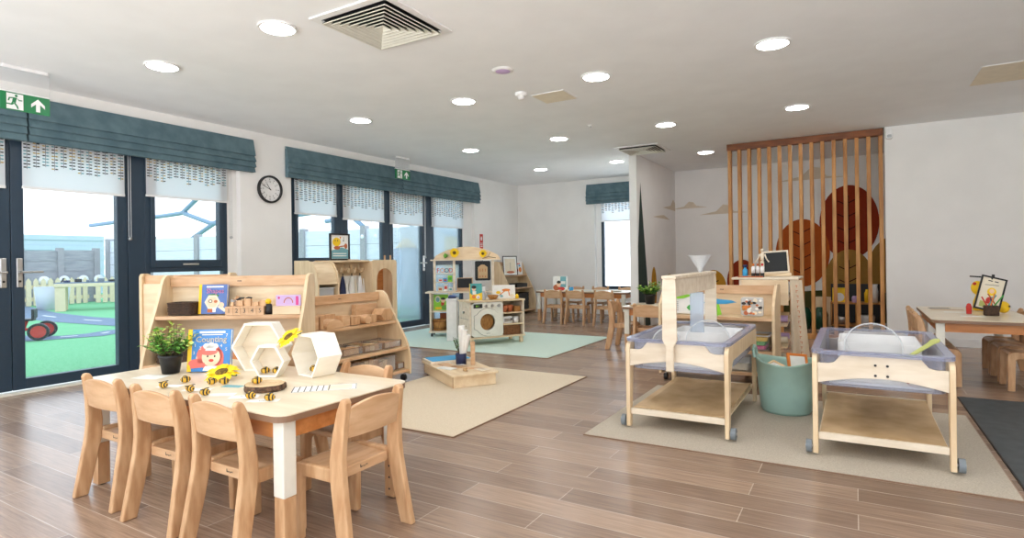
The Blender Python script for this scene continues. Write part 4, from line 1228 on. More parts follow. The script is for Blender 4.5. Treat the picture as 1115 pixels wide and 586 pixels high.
m = MB(M.black).ringprism([(-0.145, 0), (0.145, 0), (0.145, 0.30), (-0.145, 0.30)], [(-0.127, 0.018), (0.127, 0.018), (0.127, 0.282), (-0.127, 0.282)], "y", -0.01, 0.012); m.build("frame", o, 0.002)
m = MB(M.paper).box(-0.127, 0.127, 0.0, 0.006, 0.018, 0.282); m.at(FR(0, -0.0006, 0))
m.mat(M.paqua).poly([(-0.125, 0.02), (0.125, 0.02), (0.125, 0.12), (0.03, 0.145), (-0.05, 0.125), (-0.125, 0.11)]); m.mat(M.paper).rect(0, 0.075, 0.2, 0.01, 0.0004); m.rect(0, 0.05, 0.2, 0.01, 0.0004)
m.mat(M.yellow).ell(-0.045, 0.205, 0.058, 0.05, 0.0004); m.mat(M.terra).ell(-0.04, 0.14, 0.045, 0.02, 0.0006); m.line(-0.02, 0.15, 0.09, 0.165, 0.012, 0.0008); m.ell(0.09, 0.16, 0.022, 0.03, 0.0006)
m.mat(M.ink).ell(-0.065, 0.22, 0.006, 0.008, 0.0008); m.ell(-0.03, 0.22, 0.006, 0.008, 0.0008); m.line(0.06, 0.22, 0.06, 0.26, 0.005, 0.0006); m.ell(0.055, 0.22, 0.009, 0.007, 0.0006); m.mat(M.orange).ell(0.01, 0.255, 0.01, 0.01, 0.0006)
m.at().build("print", o)
o = thing("wooden_tool", "thin wooden spoon lying flat on top of the hook unit", "spoon", PC(-0.05, 0.03, 1.0515), RC + 0.3)
m = MB(M.beech_b).box(0.0, 0.17, -0.008, 0.008, 0, 0.008); m.build("handle", o); MB(M.beech_b).ball((-0.02, 0, 0.006), (0.03, 0.02, 0.006)).build("bowl", o)
for k, x in enumerate((0.475, 0.575)):
    o = MB(M.beech_b).cyl((0, 0, 0), (0, 0, 0.055), 0.011).build("wooden_peg"); o.location = PC(x, 0.0, 1.051)
    tag(o, ("wooden peg standing above the arch of the hook unit", "wooden peg standing at the end of the hook unit's top")[k], "peg", "pegs on the hook unit")
for k, (x, h) in enumerate(((0.31, 0.20), (0.47, 0.16))):
    o = thing("wooden_puppet", ("tall dark wooden figure inside the arch", "short dark wooden figure inside the arch")[k], "figure", PC(x, 0.06, 0.416), RC)
    MB(M.darkbrown).lathe([(0, 0), (0.045, 0.0), (0.045, h), (0.02, h + 0.04), (0, h + 0.05)], 14).build("body", o)
o = MB(M.white).box(-0.03, 0.03, -0.02, 0.02, 0, 0.17).build("paper_box"); o.location = PC(0.385, 0.05, 0.416); o.rotation_euler = (0, 0, RC)
tag(o, "narrow white box inside the arch of the hook unit", "box")

# ------------------------------------------------------------------ play market stand
LK, RK = (-4.585, 6.46, 0), TH
PK = lambda x, y, z: local(LK, RK, x, y, z)
k_ = thing("market_stand", "birch play market stand with arched top before the far window", "play stall", LK, RK)
def post(x, y, z0, z1): MB(M.ply_w).box(x - 0.016, x + 0.016, y - 0.016, y + 0.016, z0, z1).build("post", k_, 0.002)
for x in (-0.40, -0.135, 0.39): post(x, -0.05, 0.612, 1.028)
m = MB(M.ply_h).prism([(-0.44, 1.03)] + [(-0.40 + 0.86 * k / 18, 1.05 + 0.17 * math.sin(PI * (0.06 + 0.88 * k / 18)) ** 0.75) for k in range(19)] + [(0.50, 1.03)], "y", 0.08, 0.098)
m.build("arched_top", k_, 0.002)
MB(M.ply_w).box(-0.45, 0.50, -0.10, 0.14, 1.029, 1.045).build("top_board", k_, 0.002)
MB(M.ply_w).box(-0.52, 0.46, -0.14, 0.16, 0.592, 0.611).build("counter", k_, 0.003)
MB(M.ply_w).box(-0.48, 0.40, -0.13, 0.15, 0.06, 0.085).build("base_shelf", k_, 0.003)
for x in (-0.455, -0.195, 0.38): MB(M.ply_w).box(x - 0.012, x + 0.012, -0.12, 0.14, 0.086, 0.591).build("side_panel", k_, 0.002)
MB(M.ply_w).box(-0.442, -0.208, -0.10, 0.13, 0.335, 0.35).build("shelf", k_)
for z in (0.74, 0.86): MB(M.ply_w).box(-0.382, -0.152, -0.06, 0.06, z - 0.01, z).build("shelf", k_)
MB(M.acryl).box(-0.382, -0.152, 0.062, 0.066, 0.615, 1.02).build("back_pane", k_)
for x in (-0.44, 0.36):
    for y in (-0.10, 0.12):
        c = MB(M.black); c.cyl((x - 0.012, y, 0.03), (x + 0.012, y, 0.03), 0.02, n=14); c.box(x - 0.006, x + 0.006, y - 0.008, y + 0.008, 0.045, 0.0595); c.build("caster", k_)
for i, (ch, mm) in enumerate(zip("FOOD", (M.red, M.orange, M.navy, M.red))):
    o = MB(mm); vs, fs = text_geo(ch); o.at(FR(0, 0, 0)); s = 0.085
    o.add([(v.x * s, v.y * s, 0.006) for v in vs] + [(v.x * s, v.y * s, -0.006) for v in vs], fs + [tuple(i2 + len(vs) for i2 in f) for f in fs])
    edges = {}
    for f in fs:
        for a, b in zip(f, f[1:] + f[:1]): edges[(a, b)] = 1
    o.add([(v.x * s, v.y * s, 0.006) for v in vs] + [(v.x * s, v.y * s, -0.006) for v in vs], [(a, b, b + len(vs), a + len(vs)) for (a, b) in edges if (b, a) not in edges])
    q = o.at().build("letter"); q.location = PK(-0.355 + i * 0.058, -0.03, 0.861 + 0.034); q.rotation_euler = (0, 0, RK)
    tag(q, "standing play letter %s on the market stand" % ("F", "O nearest the F", "O nearest the D", "D")[i], "toy letter", "FOOD letters on the market stand")
def pack(label, loc, rz, w, d, h, m1, m2, name="play_packet", grp="play food packets"):
    o = thing(name, label, "packet", loc, rz, grp)
    a = MB(m1).box(-w / 2, w / 2, -d / 2, d / 2, 0, h); a.mat(m2).at(FR(0, -d / 2 - 0.0006, 0)).rect(0, h * 0.5, w * 0.7, h * 0.4); a.at().build("carton", o, 0.002)
pack("red and white packet on the middle stall shelf", PK(-0.325, -0.01, 0.741), RK, 0.055, 0.04, 0.045, M.paper, M.red)
pack("blue packet on the middle stall shelf", PK(-0.26, -0.01, 0.741), RK, 0.045, 0.04, 0.05, M.sky, M.red)
pack("green packet on the middle stall shelf", PK(-0.195, -0.01, 0.741), RK, 0.06, 0.04, 0.085, M.lime, M.green)
pack("cream packet low on the stall counter", PK(-0.33, 0.0, 0.612), RK, 0.06, 0.04, 0.06, M.cream, M.terra)
pack("red packet low on the stall counter", PK(-0.255, 0.0, 0.612), RK, 0.05, 0.04, 0.10, M.paper, M.red)
pack("small white packet low on the stall counter", PK(-0.19, 0.0, 0.612), RK, 0.05, 0.04, 0.055, M.white, M.teal)
def art_garden(m, w, h):
    m.mat(M.lime).rect(0, h * 0.5, w * 0.94, h * 0.94); m.mat(M.cream).ell(-w * 0.2, h * 0.7, w * 0.18, h * 0.2, 0.0003); m.mat(M.paqua).ell(-w * 0.2, h * 0.66, w * 0.12, h * 0.14, 0.0006)
    m.mat(M.skin).ell(w * 0.15, h * 0.62, w * 0.14, h * 0.14, 0.0006); m.mat(M.ink).ell(w * 0.15, h * 0.72, w * 0.15, h * 0.07, 0.0008); m.mat(M.red).rect(w * 0.12, h * 0.4, w * 0.2, h * 0.22, 0.0005); m.mat(M.leaf2).ell(w * 0.25, h * 0.2, w * 0.2, h * 0.14, 0.0007); m.mat(M.yellow).rect(-w * 0.15, h * 0.15, w * 0.4, h * 0.14, 0.0004)
def poster(label, loc, rz, w, h, bg, art, tilt=0.1, name="picture_card", th=0.005, cat="picture card"):
    o = thing(name, label, cat, loc, rz)
    T = TR(rx=-tilt); m = MB(bg).at(T).box(-w / 2, w / 2, 0, th, 0, h); m.at(T @ FR(0, -0.0006, 0)); art(m, w, h); m.at().build("card", o)
    return o
poster("green garden picture card standing in the market stand under the letters", PK(-0.325, -0.03, 0.351), RK, 0.21, 0.225, M.cream, art_garden)
o = thing("bucket", "brown bamboo bucket at the bottom of the market stand", "bucket", PK(-0.34, -0.02, 0.086), RK)
m = MB(M.bamboo).lathe([(0.0, 0.002), (0.085, 0.002), (0.095, 0.15), (0.088, 0.15), (0.08, 0.008), (0, 0.008)], 24); m.build("bowl", o)
m = MB(M.wicker)
for z in (0.03, 0.12): m.lathe([(0.088 + z * 0.06, z), (0.092 + z * 0.06, z + 0.004), (0.088 + z * 0.06, z + 0.010)], 24)
m.build("hoop", o)
o = MB(M.terra).ringprism(rrect(-0.08, 0.08, -0.05, 0.05, 0.01), rrect(-0.07, 0.07, -0.04, 0.04, 0.008), "z", 0, 0.10).build("terracotta_box"); o.location = PK(-0.29, 0.112, 0.086); o.rotation_euler = (0, 0, RK); o.scale = (0.8, 0.3, 2.2)
tag(o, "terracotta coloured box behind the bamboo bucket in the market stand", "box")
make_sunflower("yellow sunflower on the window side of the market stand's top", PK(-0.135, 0.02, 1.135), (PI / 2 - 0.1, 0, RK), 1.15, False)
make_sunflower("yellow sunflower on the chalkboard side of the market stand's top", PK(0.255, 0.02, 1.12), (PI / 2 - 0.1, 0, RK), 0.95, False)
o = thing("artificial_leaves", "sprig of green leaves on the market stand's top", "leaves", PK(-0.27, 0.01, 1.047), RK)
m = MB(M.leaf2)
for k in range(7):
    a = -0.6 + k * 0.35; L = 0.09; m.at(TR(0, 0, 0.01, ry=-0.5 - 0.1 * k, rz=a)); m.add([(0, -0.004, 0), (L * 0.5, -0.022, 0.005), (L, 0, 0), (L * 0.5, 0.022, 0.005)], [(0, 1, 2, 3)])
m.at().build("leaf", o)
o = thing("bare_twigs", "thin bare twigs lying on the market stand's top", "twigs", PK(0.33, -0.01, 1.047), RK)
m = MB(M.twig).tube([(-0.08, 0, 0.006), (0.0, 0.0, 0.03), (0.10, 0, 0.012)], 0.004, 6); m.tube([(0.0, 0, 0.03), (0.03, 0, 0.09)], 0.003, 6); m.build("stem", o)
o = thing("hanging_chalkboard", "black board with a house shaped tag hanging from the market stand", "chalkboard", PK(0.255, -0.085, 0.755), RK)
MB(M.board).prism(rrect(-0.105, 0.105, 0, 0.265, 0.02), "y", 0, 0.01).build("slate", o)
m = MB(M.matboard).prism([(-0.065, 0.03), (0.065, 0.03), (0.065, 0.18), (0.02, 0.215), (-0.02, 0.215), (-0.065, 0.18)], "y", -0.008, -0.001); m.at(FR(0, -0.0086, 0)).mat(M.terra)
for k in range(3): m.rect(-0.035 + k * 0.035, 0.14, 0.008, 0.04); m.rect(-0.035 + k * 0.035, 0.055, 0.012, 0.02)
m.at().build("house_tag", o)
m = MB(M.ink).tube([(0, -0.003, 0.215), (0, 0.0, 0.272)], 0.003, 6); m.build("string", o)
o = thing("toy_laptop", "wooden framed black chalkboard like a laptop on the stall counter", "toy laptop", PK(-0.0, -0.02, 0.612), RK)
MB(M.beech_b).box(-0.11, 0.11, -0.10, 0.02, 0, 0.012).build("base", o, 0.003)
T = TR(0, 0.03, 0.013, rx=-0.15); m = MB(M.beech_b).at(T).box(-0.11, 0.11, 0, 0.008, 0, 0.17); m.build("lid", o)
m = MB(M.board).at(T).box(-0.098, 0.098, -0.002, -0.0005, 0.03, 0.16); m.build("screen", o)

# ------------------------------------------------------------------ white bin beside the play washing machine
LW0 = (-4.36, 6.05, 0)
o = thing("tall_bin", "plain white box bin with navy lid items beside the play washing machine", "bin", (-4.475, 6.03, 0.0095), TH)
MB(M.white).box(-0.065, 0.065, -0.13, 0.13, 0.0, 0.51).build("body", o, 0.004)
MB(M.white).box(-0.072, 0.072, -0.138, 0.138, 0.511, 0.535).build("lid", o, 0.004)
o = thing("folded_cloth", "folded navy cloth on top of the white bin", "cloth", (-4.475, 6.03, 0.546), TH)
MB(M.navy).box(-0.05, 0.05, -0.08, 0.08, 0, 0.02).build("fold", o, 0.006); MB(M.blue2).box(-0.045, 0.045, -0.075, 0.075, 0.0205, 0.036).build("fold", o, 0.006)

# ------------------------------------------------------------------ play washing machine
AW = math.radians(57.0)
LWm = (-3.93, 5.66, 0)
PW = lambda x, y, z: local(LWm, AW, x, y, z)
u = thing("play_washing_machine", "birch play washing machine unit with round door and open shelves on mint rug", "play kitchen unit", LWm, AW)
WW, WD = 0.71, 0.36
MB(M.ply_h).box(-0.03, WW + 0.015, -0.01, WD, 0.525, 0.545).build("worktop", u, 0.003)
MB(M.ply_h).box(-0.02, WW + 0.01, -0.005, WD, 0.085, 0.105).build("base_board", u, 0.003)
MB(M.ply_w).box(-0.015, 0.003, 0.006, WD - 0.005, 0.1055, 0.5245).build("side_panel", u)
MB(M.ply_w).box(WW - 0.015, WW + 0.003, 0.0, WD - 0.005, 0.1055, 0.5245).build("side_panel", u)
MB(M.ply_w).box(0.405, 0.42, 0.008, WD - 0.005, 0.1055, 0.5245).build("divider", u)
MB(M.ply_h).box(0.004, WW - 0.016, WD - 0.018, WD - 0.006, 0.1055, 0.5245).build("back_panel", u)
m = MB(M.offwhite); cx, cz, n = 0.212, 0.285, 40
sq = []
for k in range(n):
    a = 2 * PI * k / n; c, s_ = math.cos(a), math.sin(a); q = min(0.207 / max(abs(c), 1e-6), (0.235 if s_ > 0 else 0.175) / max(abs(s_), 1e-6)); sq.append((cx + q * c, cz + q * s_))
m.ringprism(sq, [(cx + 0.098 * math.cos(2 * PI * k / n), cz + 0.098 * math.sin(2 * PI * k / n)) for k in range(n)], "y", -0.006, 0.006)
fp = m.build("front_panel", u)
m = MB(M.offwhite)
prof = [(cx + 0.165 * math.cos(a), cz + 0.165 * math.sin(a)) for a in [2 * PI * k / n for k in range(n)]]
prof = [(x if x > cx - 0.13 or abs(z - cz) > 0.08 else cx - 0.175, z) for x, z in prof]
m.ringprism(prof, [(cx + 0.100 * math.cos(2 * PI * k / n), cz + 0.100 * math.sin(2 * PI * k / n)) for k in range(n)], "y", -0.020, -0.0065)
d = m.build("door", u, 0.002)
MB(M.ink).ringprism([(cx + (x - cx) * 1.02, cz + (z - cz) * 1.02) for x, z in prof], prof, "y", -0.0085, -0.0065).build("door_outline", d)
MB(M.bamboo).prism([(cx + 0.099 * math.cos(2 * PI * k / n), cz + 0.099 * math.sin(2 * PI * k / n)) for k in range(n)], "y", 0.05, 0.06).build("drum", u)
m = MB(M.ink).at(FR(0, -0.0205, 0)); 
for k in range(4): m.rect(cx - 0.018 + k * 0.012, cz - 0.135, 0.008, 0.006)
m.build("marking", d)
for k in range(3): MB(M.steel).cyl((0.19 + k * 0.085, -0.022, 0.478), (0.19 + k * 0.085, -0.0065, 0.478), 0.018, n=18).build("knob", u)
m = MB(M.board).box(0.03, 0.145, -0.009, -0.0065, 0.455, 0.505); m.mat(M.lime).at(FR(0, -0.0094, 0)).rect(0.07, 0.48, 0.014, 0.02); m.rect(0.095, 0.48, 0.006, 0.02); m.build("display", u)
for z in (0.245, 0.385): MB(M.ply_h).box(0.4205, WW - 0.0155, 0.008, WD - 0.019, z - 0.014, z).build("shelf", u)
for x, y in ((0.02, 0.03), (WW - 0.03, 0.03), (0.02, WD - 0.03), (WW - 0.03, WD - 0.03)): MB(M.ply).box(x - 0.018, x + 0.018, y - 0.018, y + 0.018, 0.0095, 0.084).build("foot", u)
MB(M.steel).cyl((-0.035, 0.18, 0.40), (-0.0155, 0.18, 0.40), 0.014).build("tap_knob", u)
m = MB(M.ink).box(-0.0165, -0.0152, 0.05, 0.30, 0.318, 0.322); m.box(-0.0165, -0.0152, 0.12, 0.13, 0.46, 0.47); m.box(-0.0165, -0.0152, 0.12, 0.13, 0.23, 0.24); m.build("door_gap", u)
def bowl(label, loc, r, h, m_, name="bowl", grp=None):
    o = thing(name, label, "bowl", loc, 0, grp)
    MB(m_).lathe([(0, 0.002), (r * 0.6, 0.002), (r, h * 0.7), (r * 0.96, h), (r * 0.9, h), (r * 0.9, h * 0.7), (r * 0.5, 0.01), (0, 0.01)], 20).build("body", o)
bowl("terracotta pot at the front of the top open shelf of the washing machine unit", PW(0.472, 0.06, 0.386), 0.043, 0.085, M.terra, "toy_pot")
bowl("second terracotta pot beside the little basket", PW(0.553, 0.085, 0.386), 0.043, 0.085, M.terra, "toy_pot")
basket("little round edged bamboo basket on the top open shelf", PW(0.646, 0.09, 0.386), AW, 0.08, 0.10, 0.055, M.bamboo)
o = thing("toy_toaster", "white toy toaster on the middle open shelf of the washing machine unit", "toy toaster", PW(0.51, 0.09, 0.246), AW)
MB(M.white).box(-0.065, 0.065, -0.045, 0.045, 0, 0.085).build("body", o, 0.012); MB(M.steel).box(-0.05, 0.05, -0.0475, -0.0455, 0.02, 0.06).build("plate", o); MB(M.black).cyl((0.045, -0.05, 0.05), (0.045, -0.0456, 0.05), 0.012).build("knob", o)
o = thing("toy_mug", "white toy mug on the middle open shelf", "toy mug", PW(0.635, 0.09, 0.246), AW)
MB(M.white).lathe([(0, 0.001), (0.036, 0.001), (0.04, 0.075), (0.036, 0.075), (0.033, 0.006), (0, 0.006)], 18).build("body", o)
basket("brown wicker basket at the bottom of the washing machine unit", PW(0.558, 0.12, 0.106), AW, 0.24, 0.18, 0.11, M.wicker)
ZW = 0.546
def art_cook(m, w, h):
    m.mat(M.teal).rect(0, h * 0.7, w, h * 0.6); m.mat(M.yellow).poly([(-w / 2, 0), (w / 2, 0), (w / 2, h * 0.45), (w * 0.1, h * 0.36), (-w / 2, h * 0.3)], 0.0004)
    m.mat(M.skin).ell(-w * 0.18, h * 0.68, w * 0.17, h * 0.13, 0.0006); m.mat(M.ink).ell(-w * 0.18, h * 0.78, w * 0.2, h * 0.1, 0.0008); m.mat(M.paper).rect(-w * 0.15, h * 0.44, w * 0.3, h * 0.2, 0.0006); m.mat(M.orange).ell(-w * 0.2, h * 0.2, w * 0.16, h * 0.12, 0.0007); m.mat(M.paper).ell(w * 0.15, h * 0.18, w * 0.16, h * 0.11, 0.0007); m.mat(M.lilac).ell(w * 0.18, h * 0.16, w * 0.08, h * 0.06, 0.0009)
book("teal and yellow picture book with dark haired child on washing machine unit", PW(0.10, 0.07, ZW + 0.003), AW - 0.3, 0.145, 0.20, M.teal, art_cook, 0.12)
for k, (x, h, r, m_) in enumerate(((0.205, 0.095, 0.026, M.frost), (0.235, 0.16, 0.03, M.white))):
    o = thing("play_jar", ("frosted small jar beside the teal book", "white tall coffee jug beside the teal book")[k], "jar", PW(x, 0.10 + 0.07 * k, ZW), AW)
    MB(m_).lathe([(0, 0.001), (r, 0.001), (r, h * 0.8), (r * 0.8, h * 0.9), (r * 0.8, h), (0, h)], 18).build("body", o)
    MB(M.steel).lathe([(0, h + 0.001), (r * 0.85, h + 0.001), (r * 0.85, h + 0.012), (0, h + 0.014)], 16).build("lid", o)
    if k:
        hh = MB(M.steel).tube([(r, 0, h * 0.7), (r + 0.03, 0, h * 0.65), (r + 0.03, 0, h * 0.3), (r, 0, h * 0.25)], 0.005); hh.build("handle", o)
bowl("round wooden bowl on the washing machine unit's top", PW(0.335, 0.10, ZW), 0.065, 0.055, M.bamboo)
def art_deer(m, w, h):
    m.mat(M.orange).ell(0.03, h * 0.62, w * 0.18, h * 0.1, 0.0004); m.line(-0.05, h * 0.3, 0.02, h * 0.58, 0.012, 0.0004); m.line(0.07, h * 0.2, 0.06, h * 0.55, 0.012, 0.0004); m.mat(M.yellow).ell(-0.07, h * 0.45, 0.03, 0.018, 0.0005); m.mat(M.cream).ell(0.10, h * 0.2, 0.03, 0.02, 0.0005); m.mat(M.ink).line(-0.08, h * 0.22, -0.03, h * 0.3, 0.005, 0.0006); m.mat(M.paqua).ell(-0.03, h * 0.18, 0.02, 0.015, 0.0006)
poster("wide white picture card with an orange animal on the washing machine unit", PW(0.50, 0.13, ZW + 0.002), AW - 0.25, 0.29, 0.17, M.paper, art_deer, 0.12)
o = MB(M.yellow).lathe([(0, 0.001), (0.02, 0.001), (0.024, 0.03), (0.012, 0.055), (0, 0.058)], 14).build("yellow_shaker"); o.location = PW(0.645, 0.06, ZW)
tag(o, "small yellow shaker at the corner of the washing machine unit", "shaker")

# ------------------------------------------------------------------ corner book shelf
LS, RS = (-5.56, 9.50, 0), PI / 2
PS = lambda x, y, z: local(LS, RS, x, y, z)
shelf_unit("sloped birch book shelf in the far corner by the window wall", LS, RS, 0.86, 1.0, 0.42, (0.08, 0.50, 0.735), 0.3)
def art_sketch(m, w, h):
    m.mat(M.cream).rect(0, h * 0.5, w * 0.8, h * 0.8); m.mat(M.ink).line(0, h * 0.3, 0.0, h * 0.7, 0.004, 0.0004); m.mat(M.terra).ell(0, h * 0.15, w * 0.3, h * 0.07, 0.0005)
o = poster("picture on a black easel on the corner shelf", PS(-0.25, -0.05, 0.748), RS - 0.75, 0.25, 0.34, M.paper, art_sketch, 0.2, "easel_picture", 0.006, "picture")
m = MB(M.black).at(TR(rx=-0.2)); m.box(-0.14, -0.126, -0.004, 0.01, 0, 0.36); m.box(0.126, 0.14, -0.004, 0.01, 0, 0.36); m.box(-0.125, 0.125, -0.004, 0.01, 0.345, 0.36); m.box(-0.135, 0.135, -0.004, 0.01, -0.004, -0.0005); m.build("easel_frame", o)
book("white and red picture book on the corner shelf", PS(0.14, 0.03, 0.745), RS - 0.6, 0.22, 0.26, M.paper, lambda m, w, h: [m.mat(M.red).ell(-0.03, h * 0.3, 0.05, 0.05, 0.0004), m.rect(0, h * 0.8, 0.13, 0.02, 0.0004), m.mat(M.yellow).ell(-0.02, h * 0.3, 0.02, 0.02, 0.0006), m.mat(M.sky).ell(0.05, h * 0.66, 0.02, 0.02, 0.0004), m.mat(M.orange).ell(0.06, h * 0.35, 0.03, 0.05, 0.0004)], 0.15)
o = thing("black_tray", "shallow black tray on the middle of the corner shelf", "tray", PS(0.05, 0.0, 0.508), RS)
MB(M.black).ringprism([(-0.2, -0.12), (0.2, -0.12), (0.2, 0.12), (-0.2, 0.12)], [(-0.19, -0.11), (0.19, -0.11), (0.19, 0.11), (-0.19, 0.11)], "z", 0, 0.07).build("sides", o); MB(M.black).box(-0.189, 0.189, -0.109, 0.109, 0.001, 0.01).build("base", o)
basket("large black basket low in the corner shelf", PS(0.05, -0.02, 0.0875), RS, 0.42, 0.26, 0.30, M.black)

# ------------------------------------------------------------------ far table and plant table things
def art_family(m, w, h):
    m.mat(M.paqua).rect(w * 0.2, h * 0.6, w * 0.4, h * 0.75); m.mat(M.paper).rect(w * 0.2, h * 0.55, w * 0.3, h * 0.2, 0.0004); m.mat(M.skin).ell(-w * 0.1, h * 0.45, 0.04, 0.05, 0.0005); m.mat(M.terra).ell(-w * 0.25, h * 0.2, 0.06, 0.05, 0.0004); m.mat(M.red).ell(w * 0.1, h * 0.12, 0.06, 0.03, 0.0006); m.mat(M.ink).ell(-w * 0.1, h * 0.58, 0.035, 0.025, 0.0007)
poster("upright photo card with people standing on the far back table", (-4.28, 8.80, 0.502), 0.1, 0.26, 0.24, M.paper, art_family, 0.1)
def small_pot(label, loc, m_, r=0.035, h=0.06, name="paint_pot"):
    o = thing(name, label, "pot", loc); MB(m_).lathe([(0, 0.001), (r, 0.001), (r * 1.1, h), (r * 0.95, h), (r * 0.9, 0.006), (0, 0.006)], 16).build("body", o)
small_pot("small blue pot on the far back table", (-4.05, 8.75, 0.501), M.sky)
def plates(label, loc, m_, r=0.08): 
    o = thing("flat_dish", label, "dish", loc); MB(m_).lathe([(0, 0.001), (r * 0.7, 0.001), (r, 0.012), (r * 0.95, 0.014), (r * 0.7, 0.005), (0, 0.005)], 20).build("dish_body", o)
plates("pale dish on the far back table, middle", (-3.75, 8.72, 0.501), M.paper)
plates("pale dish on the far back table under the window", (-3.25, 8.75, 0.501), M.cream)
for k, (x, y, m_, lab) in enumerate(((-2.08, 6.16, M.matboard, "brown dish on the plant table near the free end"), (-1.88, 6.20, M.cream, "cream dish on the plant table behind the chair"), (-1.68, 6.18, M.matboard, "brown dish on the plant table near the sand table post"))):
    plates(lab, (x, y, 0.501), m_, 0.07)

# framed picture table
o = thing("framed_picture", "black framed drawing leaning on an easel on the table before the white wall", "picture", (0.915, 6.02, 0.532), 0.10)
T = TR(0.0, 0, 0.004, rx=-0.42, ry=0.0) 
T = Matrix.Translation((0, 0, 0.030)) @ Matrix.Rotation(-0.38, 4, "X") @ Matrix.Rotation(0.30, 4, "Y")
m = MB(M.black).at(T).ringprism([(-0.085, 0), (0.085, 0), (0.085, 0.30), (-0.085, 0.30)], [(-0.073, 0.012), (0.073, 0.012), (0.073, 0.288), (-0.073, 0.288)], "y", -0.006, 0.008); m.build("frame", o)
m = MB(M.cream).at(T).box(-0.074, 0.074, 0, 0.004, 0.011, 0.289); m.at(T @ FR(0, -0.0006, 0)); m.mat(M.yellow).ell(0.005, 0.17, 0.03, 0.035); m.mat(M.skin).ell(0.005, 0.175, 0.016, 0.02, 0.0004); m.mat(M.ink).rect(-0.02, 0.262, 0.03, 0.008, 0.0004); m.rect(0.02, 0.262, 0.025, 0.008, 0.0004); m.line(-0.05, 0.22, 0.04, 0.235, 0.004, 0.0004); m.mat(M.red).ell(0.0, 0.09, 0.02, 0.03, 0.0004); m.mat(M.teal).ell(0.02, 0.1, 0.012, 0.03, 0.0006); m.mat(M.olive).rect(-0.03, 0.05, 0.05, 0.05, 0.0003); m.at().build("drawing", o)
m = MB(M.black).tube([(0.07, 0.10, 0.29), (0.06, 0.24, 0.0)], 0.006); m.tube([(0.0, 0.11, 0.3), (-0.07, 0.14, 0.305)], 0.006); m.cyl((0.08, 0.11, 0.29), (0.08, 0.11, 0.32), 0.01); m.build("easel", o)
o = thing("pencil_pot", "dark pot full of coloured pencils before the framed drawing", "pencil pot", (0.93, 5.90, 0.532), 0.1)
MB(M.darkbrown).box(-0.045, 0.045, -0.03, 0.03, 0, 0.08).build("pot", o, 0.004)
for k, (m_, dx) in enumerate(((M.red, -0.03), (M.teal, 0.05), (M.orange, 0.03), (M.navy, -0.01), (M.green, 0.06), (M.terra, -0.05))):
    MB(m_).cyl((-0.03 + k * 0.012, -0.01 + 0.01 * (k % 2), 0.0805), (-0.03 + k * 0.012 + dx, 0, 0.15 + 0.012 * (k % 3)), 0.005, n=8).build("pencil", o)
o = thing("plush_dog", "yellow plush animal with red nose peeping out behind the framed drawing", "soft toy", (0.93, 6.36, 0.532), 0.3)
m = MB(M.yellow).lathe([(0, 0.001), (0.055, 0.004), (0.05, 0.08), (0.03, 0.14), (0, 0.15)], 14); m.build("body", o); h = MB(M.yellow).ball((-0.03, -0.02, 0.20), (0.045, 0.05, 0.06)); h.build("head", o); MB(M.red).ball((-0.06, -0.04, 0.235), 0.014).build("nose", o)
o = thing("yellow_creature", "yellow and black striped soft toy beside the pencil pot", "soft toy", (1.05, 6.17, 0.532), 0.0)
m = MB(M.yellow).ball((0, 0, 0.05), (0.045, 0.05, 0.049)); m.mat(M.ink).lathe([(0.044, 0.045), (0.047, 0.055), (0.044, 0.065)], 16); m.build("body", o)
o = MB(M.red).lathe([(0, 0.001), (0.018, 0.002), (0.02, 0.06), (0.012, 0.085), (0, 0.09)], 14).build("red_figure"); o.location = (0.80, 5.98, 0.532); tag(o, "small red figure standing at the foot of the framed drawing", "toy")
for k, (x, y, a, w, m_, lab) in enumerate(((0.66, 6.55, 0.2, 0.16, M.navy, "dark blue paper on the far end of the picture table"), (0.70, 6.40, 0.1, 0.24, M.matboard, "brown sheet on the picture table near the chairs"), (0.74, 6.15, 0.1, 0.17, M.paper, "white paper strip in the middle of the picture table"), (0.80, 5.80, -0.1, 0.15, M.paper, "white paper nearest the sand table on the picture table"))):
    card(x, y, a, w, 0.07, lab, 0.53, m_, name="paper_sheet")

